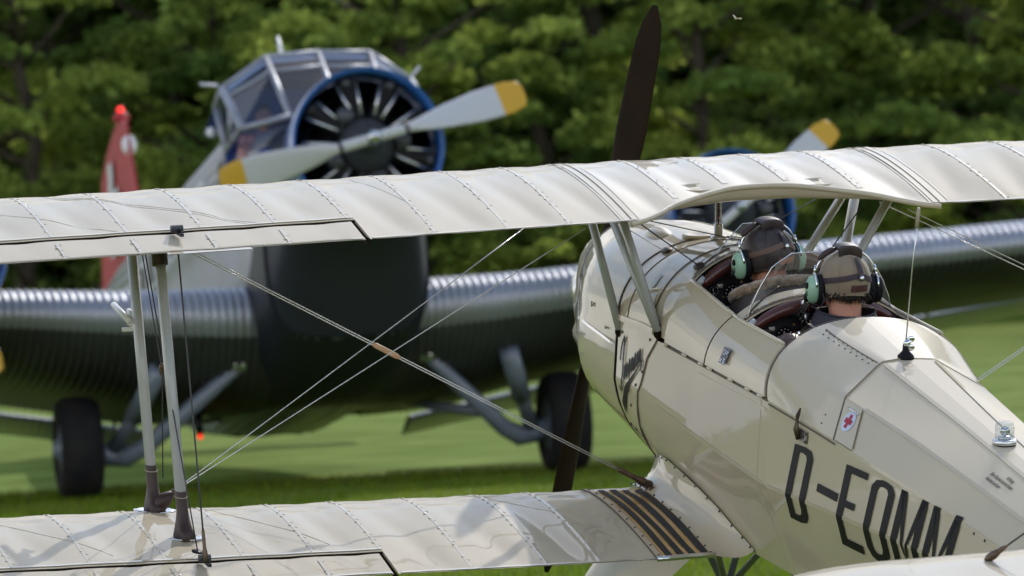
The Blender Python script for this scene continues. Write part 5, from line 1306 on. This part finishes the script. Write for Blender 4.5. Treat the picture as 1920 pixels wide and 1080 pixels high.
for sg in (1, -1):
    m = MB(); YY = lin(.76, 8.6, int(7.84 / PITCH * 5)) + lin(8.7, 14.6, 30)
    Yc = lambda Y: Y
    m.grid(lambda Y, s: jw(sg * Y, abs(s), s >= 0, Y < 8.6), YY, st_ + [-s for s in reversed(st_[:-1])])
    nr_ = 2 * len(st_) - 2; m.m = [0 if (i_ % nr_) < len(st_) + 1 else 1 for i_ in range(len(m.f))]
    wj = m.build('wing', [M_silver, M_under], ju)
    # double wing flap, set behind and below the trailing edge, in panels
    for a, b in ((1.35, 6.42), (6.5, 10.5), (10.6, 14.3)):
        def fl(Y, s, top):
            zt_ = ip(Y, [1.35, 3.15, 6.4, 8, 14.3], [.93, 1.24, 1.63, 1.93 - .1, 2.45]); ch = .62; q = abs(s)
            return Vector((-2.62 - ch * q, sg * Y, zt_ - .11 * q + (.055 * math.sin(math.pi * q ** .6) if top else -.04 * math.sin(math.pi * q ** .6)) + .006 * math.sin(2 * math.pi * Y / PITCH)))
        m = MB(); Y2 = lin(a, b, int((b - a) / PITCH * 4)); m.grid(lambda Y, s: fl(Y, abs(s), s >= 0), Y2, [1, .7, .4, .2, .08, .02, 0, -.08, -.3, -.6, -.9]); m.build('flap', M_silver, wj)
        for Yb in lin(a + .3, b - .3, 4): mm = MB(); mm.tube([(-2.2, sg * Yb, 1.1 + .1 * Yb), (-2.75, sg * Yb, ip(Yb, [1.35, 3.15, 6.4, 8, 14.3], [.90, 1.2, 1.6, 1.8, 2.42]))], .02, 5); mm.build('flap_bracket', M_legs, wj)
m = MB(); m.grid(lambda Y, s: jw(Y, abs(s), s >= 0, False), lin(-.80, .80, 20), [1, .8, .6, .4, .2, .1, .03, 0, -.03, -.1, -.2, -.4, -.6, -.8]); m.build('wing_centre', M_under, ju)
# engines
def engine(X_, Y_, Z_, rr_, hubx, ang, ringlen, name, toe=0):
    e = empty(name, parent=ju); e.location = (X_, Y_, Z_); e.rotation_euler = (0, 0, toe)
    m = MB(); n_ = 48
    prof = [(rr_ * .985, .18), (rr_ * 1.0, .10), (rr_ * .995, -.05), (rr_ * .97, -ringlen), (rr_ * .94, -ringlen), (rr_ * .93, -.05), (rr_ * .925, .10), (rr_ * .945, .17), (rr_ * .985, .18)]
    m.lathe(prof[:-1] + [prof[0]], (0, 0, 0), (1, 0, 0), n_); m.f = [f for f in m.f if len(f) == 4]; m.build('cowl_ring', M_blue, e)
    if ringlen > .5:
        m = MB(); m.lathe([(rr_ * 1.002, .0), (rr_ * .99, -.3), (rr_ * .9, -1.0)], (-.05, 0, 0), (1, 0, 0), n_); m.f = [f for f in m.f if len(f) == 4]; m.build('nacelle', M_silver, e)
    m = MB(); m.lathe([(rr_ * .93, -.25), (rr_ * .3, -.22), (0, -.2)], (0, 0, 0), (1, 0, 0), 30); m.build('baffle', M_eng, e)
    m = MB(); m.lathe([(.26, -.2), (.27, .0), (.24, .12), (.15, .22), (.09, .30), (.07, .38)], (0, 0, 0), (1, 0, 0), 24); m.build('crankcase', M_crank, e)
    for i in range(9):
        a = 2 * math.pi * (i + .5) / 9 + .1; d = Vector((0, math.sin(a), math.cos(a))); pr = []
        r0 = .26; r1 = rr_ * .90; nf = 11
        for q in range(nf):
            h_ = r0 + (r1 - r0) * .8 * q / nf; pr += [(.105, h_), (.105, h_ + .018), (.085, h_ + .02), (.085, h_ + .034)]
        pr += [(.10, r0 + (r1 - r0) * .82), (.075, r1)]
        m = MB(); m.lathe(pr, (0, 0, 0), d, 12); m.build('cylinder', M_eng, e)
        for da in (-.13, .13):
            a2 = a + da; d2 = Vector((0, math.sin(a2), math.cos(a2))); a3 = a + da * 1.15; d3 = Vector((0, math.sin(a3), math.cos(a3)))
            m = MB(); m.tube([d2 * .28 + Vector((.10, 0, 0)), d3 * r1 * .93 + Vector((.06, 0, 0))], .015, 6); m.build('pushrod_tube', M_alu, e)
        if i % 2 == 0:
            m = MB(); m.ell(d * r1 * .93 + Vector((.05, 0, 0)), (.05, .055, .055)); m.build('rocker_box', M_crank, e)
        else:
            a4 = a + .35; d4 = Vector((0, math.sin(a4), math.cos(a4))); m = MB(); m.ell(d4 * .33 + Vector((.10, 0, 0)), (.06, .085, .085)); m.build('magneto', M_crank, e)
    # propeller
    pr = empty('propeller', parent=e); pr.location = (hubx, 0, 0)
    m = MB(); m.lathe([(.055, -.10), (.07, -.05), (.07, .06), (.045, .10), (.02, .12), (0, .125)], (0, 0, 0), (1, 0, 0), 16); m.build('hub', M_alu, pr)
    m = MB(); m.ell((.125, 0, 0), (.022, .022, .022)); m.build('hub_nut', M_chrome, pr)
    for sg in (0, math.pi):
        a = ang + sg; d = Vector((0, math.sin(a), math.cos(a))); lt = Vector((0, math.cos(a), -math.sin(a)))
        def bl(r, j, d=d, lt=lt):
            c_ = ip(r, [.0, .30, .36, .62, 1.0, 1.3, 1.43, 1.46], [.10, .105, .10, .24, .33, .33, .26, .12]); th_ = ip(r, [0, .3, .5, 1.46], [.10, .10, .05, .012]); tw = R(ip(r, [0, .3, 1.46], [35, 35, 14]))
            aa = lt * math.cos(tw) + Vector((1, 0, 0)) * math.sin(tw); bb = Vector((1, 0, 0)) * math.cos(tw) - lt * math.sin(tw); q = 2 * math.pi * j / 12
            return d * r + aa * c_ / 2 * math.cos(q) + bb * th_ / 2 * math.sin(q)
        m = MB(); m.grid(bl, [.05, .15, .30, .34, .38, .45, .55, .7, .85, 1.0, 1.1, 1.22], list(range(12)), close_v=True); b_ = m.build('blade', M_blade, pr)
        m = MB(); m.grid(lambda r, j: bl(r, j) * 1.0 + Vector((.0, 0, 0)), [1.22, 1.30, 1.38, 1.43, 1.455, 1.46], list(range(12)), close_v=True); m.build('blade_tip', M_yel, b_)
        m = MB(); m.tube([d * .30, d * .335], .060, 12); m.build('blade_clamp', M_crank, b_)
    if hubx < .42: pr.scale = (.84, .84, .84)
    return e
engine(3.42, 0, 2.68, .71, .43, R(76), .38, 'radial_engine')
engine(1.75, 3.74, 2.16, .61, .40, R(53), .55, 'radial_engine', R(2)); engine(1.75, -3.74, 2.10, .61, .40, R(53 + 108), .55, 'radial_engine', R(-2))
# landing gear
for sg in (1, -1):
    wz = .49
    c_ = Vector((.0, sg * 2.36, .485)); m = MB()
    m.lathe([(.26, -.16), (.36, -.205), (.44, -.19), (.48, -.12), (.49, 0), (.48, .12), (.44, .19), (.36, .205), (.26, .16)], c_, (0, 1, 0), 40); wh = m.build('wheel', M_rubber, ju)
    m = MB(); m.lathe([(0, -.17), (.27, -.16), (.27, .16), (.10, .19), (.06, .24), (0, .25)], c_, (0, sg, 0), 24); m.build('hub_cap', M_legs, wh)
    i_ = Vector((0, sg * 2.05, .40)); m = MB()
    m.tube([(0, sg * 2.30, .48), (0, sg * 2.05, .40), (0, sg * 1.86, .36)], [.085, .105, .09], 12)
    m.tube([(0, sg * 2.05, .42), (.5, sg * 1.85, .72), (.9, sg * 1.70, 1.03)], [.078, .070, .07], 12); m.tube([(.45, sg * 1.87, .69), (.95, sg * 1.68, 1.07)], [.095, .095], 12); m.build('main_leg', M_legs, ju)
    m = MB(); m.tube([(0, sg * 2.12, .38), (.02, sg * 1.90, .38), (.15, sg * 1.74, .44), (.9, sg * .92, 1.06)], [.08, .10, .088, .062], 12); m.build('side_stay', M_legs, ju)
    m = MB(); m.tube([(0, sg * 1.55, .62), (-1.2, sg * .8, .95)], [.05, .045], 8); m.build('drag_stay', M_legs, ju)
    m = MB(); m.ell((.9, sg * .90, 1.08), (.10, .12, .075)); m.build('stay_joint', M_alu, ju)
m = MB(); m.tube([(-.6, -1.10, .85), (-.6, -1.10, .62)], .04, 8); bl_ = m.build('belly_lamp', M_eng, ju)
m = MB(); m.ell((-.58, -1.10, .60), (.027, .025, .025)); m.build('lamp_glass', M_redl, bl_)
# tail
def finp(z, s, top):
    q = (z - 3.9) / 1.95; x0_ = ip(q, [0, .35, .93, 1], [-10.9, -11.3, -12.0, -12.4]); x1_ = ip(q, [0, .3, .80, .92, 1], [-15.3, -15.1, -14.6, -13.9, -13.1]); th = .06 * math.sin(math.pi * s ** .55) * (1 - .5 * q) + .006 * math.sin(z * 60)
    return Vector((x0_ + (x1_ - x0_) * s, th if top else -th, z))
m = MB(); sl_ = [1, .85, .7, .6, .45, .3, .2, .1, .04, 0]; m.grid(lambda z, s: finp(z, abs(s), s >= 0), lin(3.9, 5.85, 80), sl_ + [-s for s in reversed(sl_[:-1])]); fn_ = m.build('tail_fin', M_red, ju)
for sg in (True, False):
    m = MB(); o_ = .035 if sg else -.035
    for z0_, z1_, s0_, s1_ in ((4.35, 5.46, .47, .63), (4.75, 5.08, .33, .77)):
        m.grid(lambda z, s: finp(z, s, sg) + Vector((0, o_, 0)), lin(z0_, z1_, 8), lin(s0_, s1_, 8))
    m.build('white_cross', M_white, fn_, smooth=False)
m = MB(); m.grid(lambda z, s: finp(z, s, False) + Vector((0, -.02, 0)), [4.0, 5.5], [.455, .475]); m.build('rudder_gap', mat('deep_red', (.18, .01, .012), .5), fn_, smooth=False)
m = MB(); m.lathe([(.10, 0), (.10, .06), (.06, .10)], (-12.5, 0, 5.82), (0, 0, 1), 14); m.build('lamp_base', M_red, fn_)
m = MB(); m.ell((-12.5, 0, 5.94), (.045, .045, .06)); m.build('fin_lamp', M_redl, fn_)
m = MB(); m.ell((-11.98, 0, 5.44), (.05, .09, .12)); m.build('fin_roundel', M_white, fn_)
for sg in (1, -1):
    m = MB(); m.grid(lambda Y, s: Vector((-12.8 - .12 * Y - 1.7 * abs(s) * (1 - Y * .06), sg * Y, 3.85 + .05 * Y * 0 + math.copysign(.06 * math.sin(math.pi * abs(s) ** .6), s) + .006 * math.sin(Y * 70))), lin(.1, 3.6, 160), [1, .7, .4, .2, .08, 0, -.08, -.2, -.4, -.7, -1]); m.build('tailplane', M_silver, ju)
# pilot behind the glass
e = empty('person'); e.matrix_world = MJW @ Matrix.Translation((1.05, -.52, 3.42)); tag(e, 'person in a pale pink shirt behind the cockpit glass of the airliner', 'person')
inst(_bm, 'body', M_skin, e); inst(_jk, 'shirt', M_shirt, e)
m = MB(); m.ell((-.012, 0, .035), (.098, .079, .090)); m.build('hair', M_hair, e)
# insect in the air in front of the trees
fwdm = Vector((.755, 18.6, 2.1 + .716))
e = empty('insect'); e.location = fwdm; tag(e, 'tiny pale winged insect hovering against the dark trees above the upper wing', 'insect')
m = MB(); m.tube([(-.010, 0, -.003), (-.004, 0, 0), (.004, 0, .001), (.008, 0, .0)], [.0008, .0022, .0024, .0012], 8); m.build('body', mat('insect_tan', (.45, .33, .16), .5), e)
for s in (1, -1):
    m = MB(); P = [(-.002, 0, .002), (-.010, s * .003, .014), (-.014, s * .004, .012), (-.006, s * .001, 0)] if s > 0 else [(.002, 0, .001), (.012, -.003, .003), (.015, -.004, -.001), (.006, -.001, -.002)]
    P = [Vector(p) for p in P]; P += [p + Vector((0, .0006, 0)) for p in P]; m.add(P, [(0, 1, 2, 3), (4, 7, 6, 5), (0, 4, 5, 1), (1, 5, 6, 2), (2, 6, 7, 3), (3, 7, 4, 0)]); m.build('insect_wing', mat('insect_wing', (.8, .75, .62), .4), e, smooth=False)
for o_ in bpy.data.objects:
    if '_off' in o_: del o_['_off']
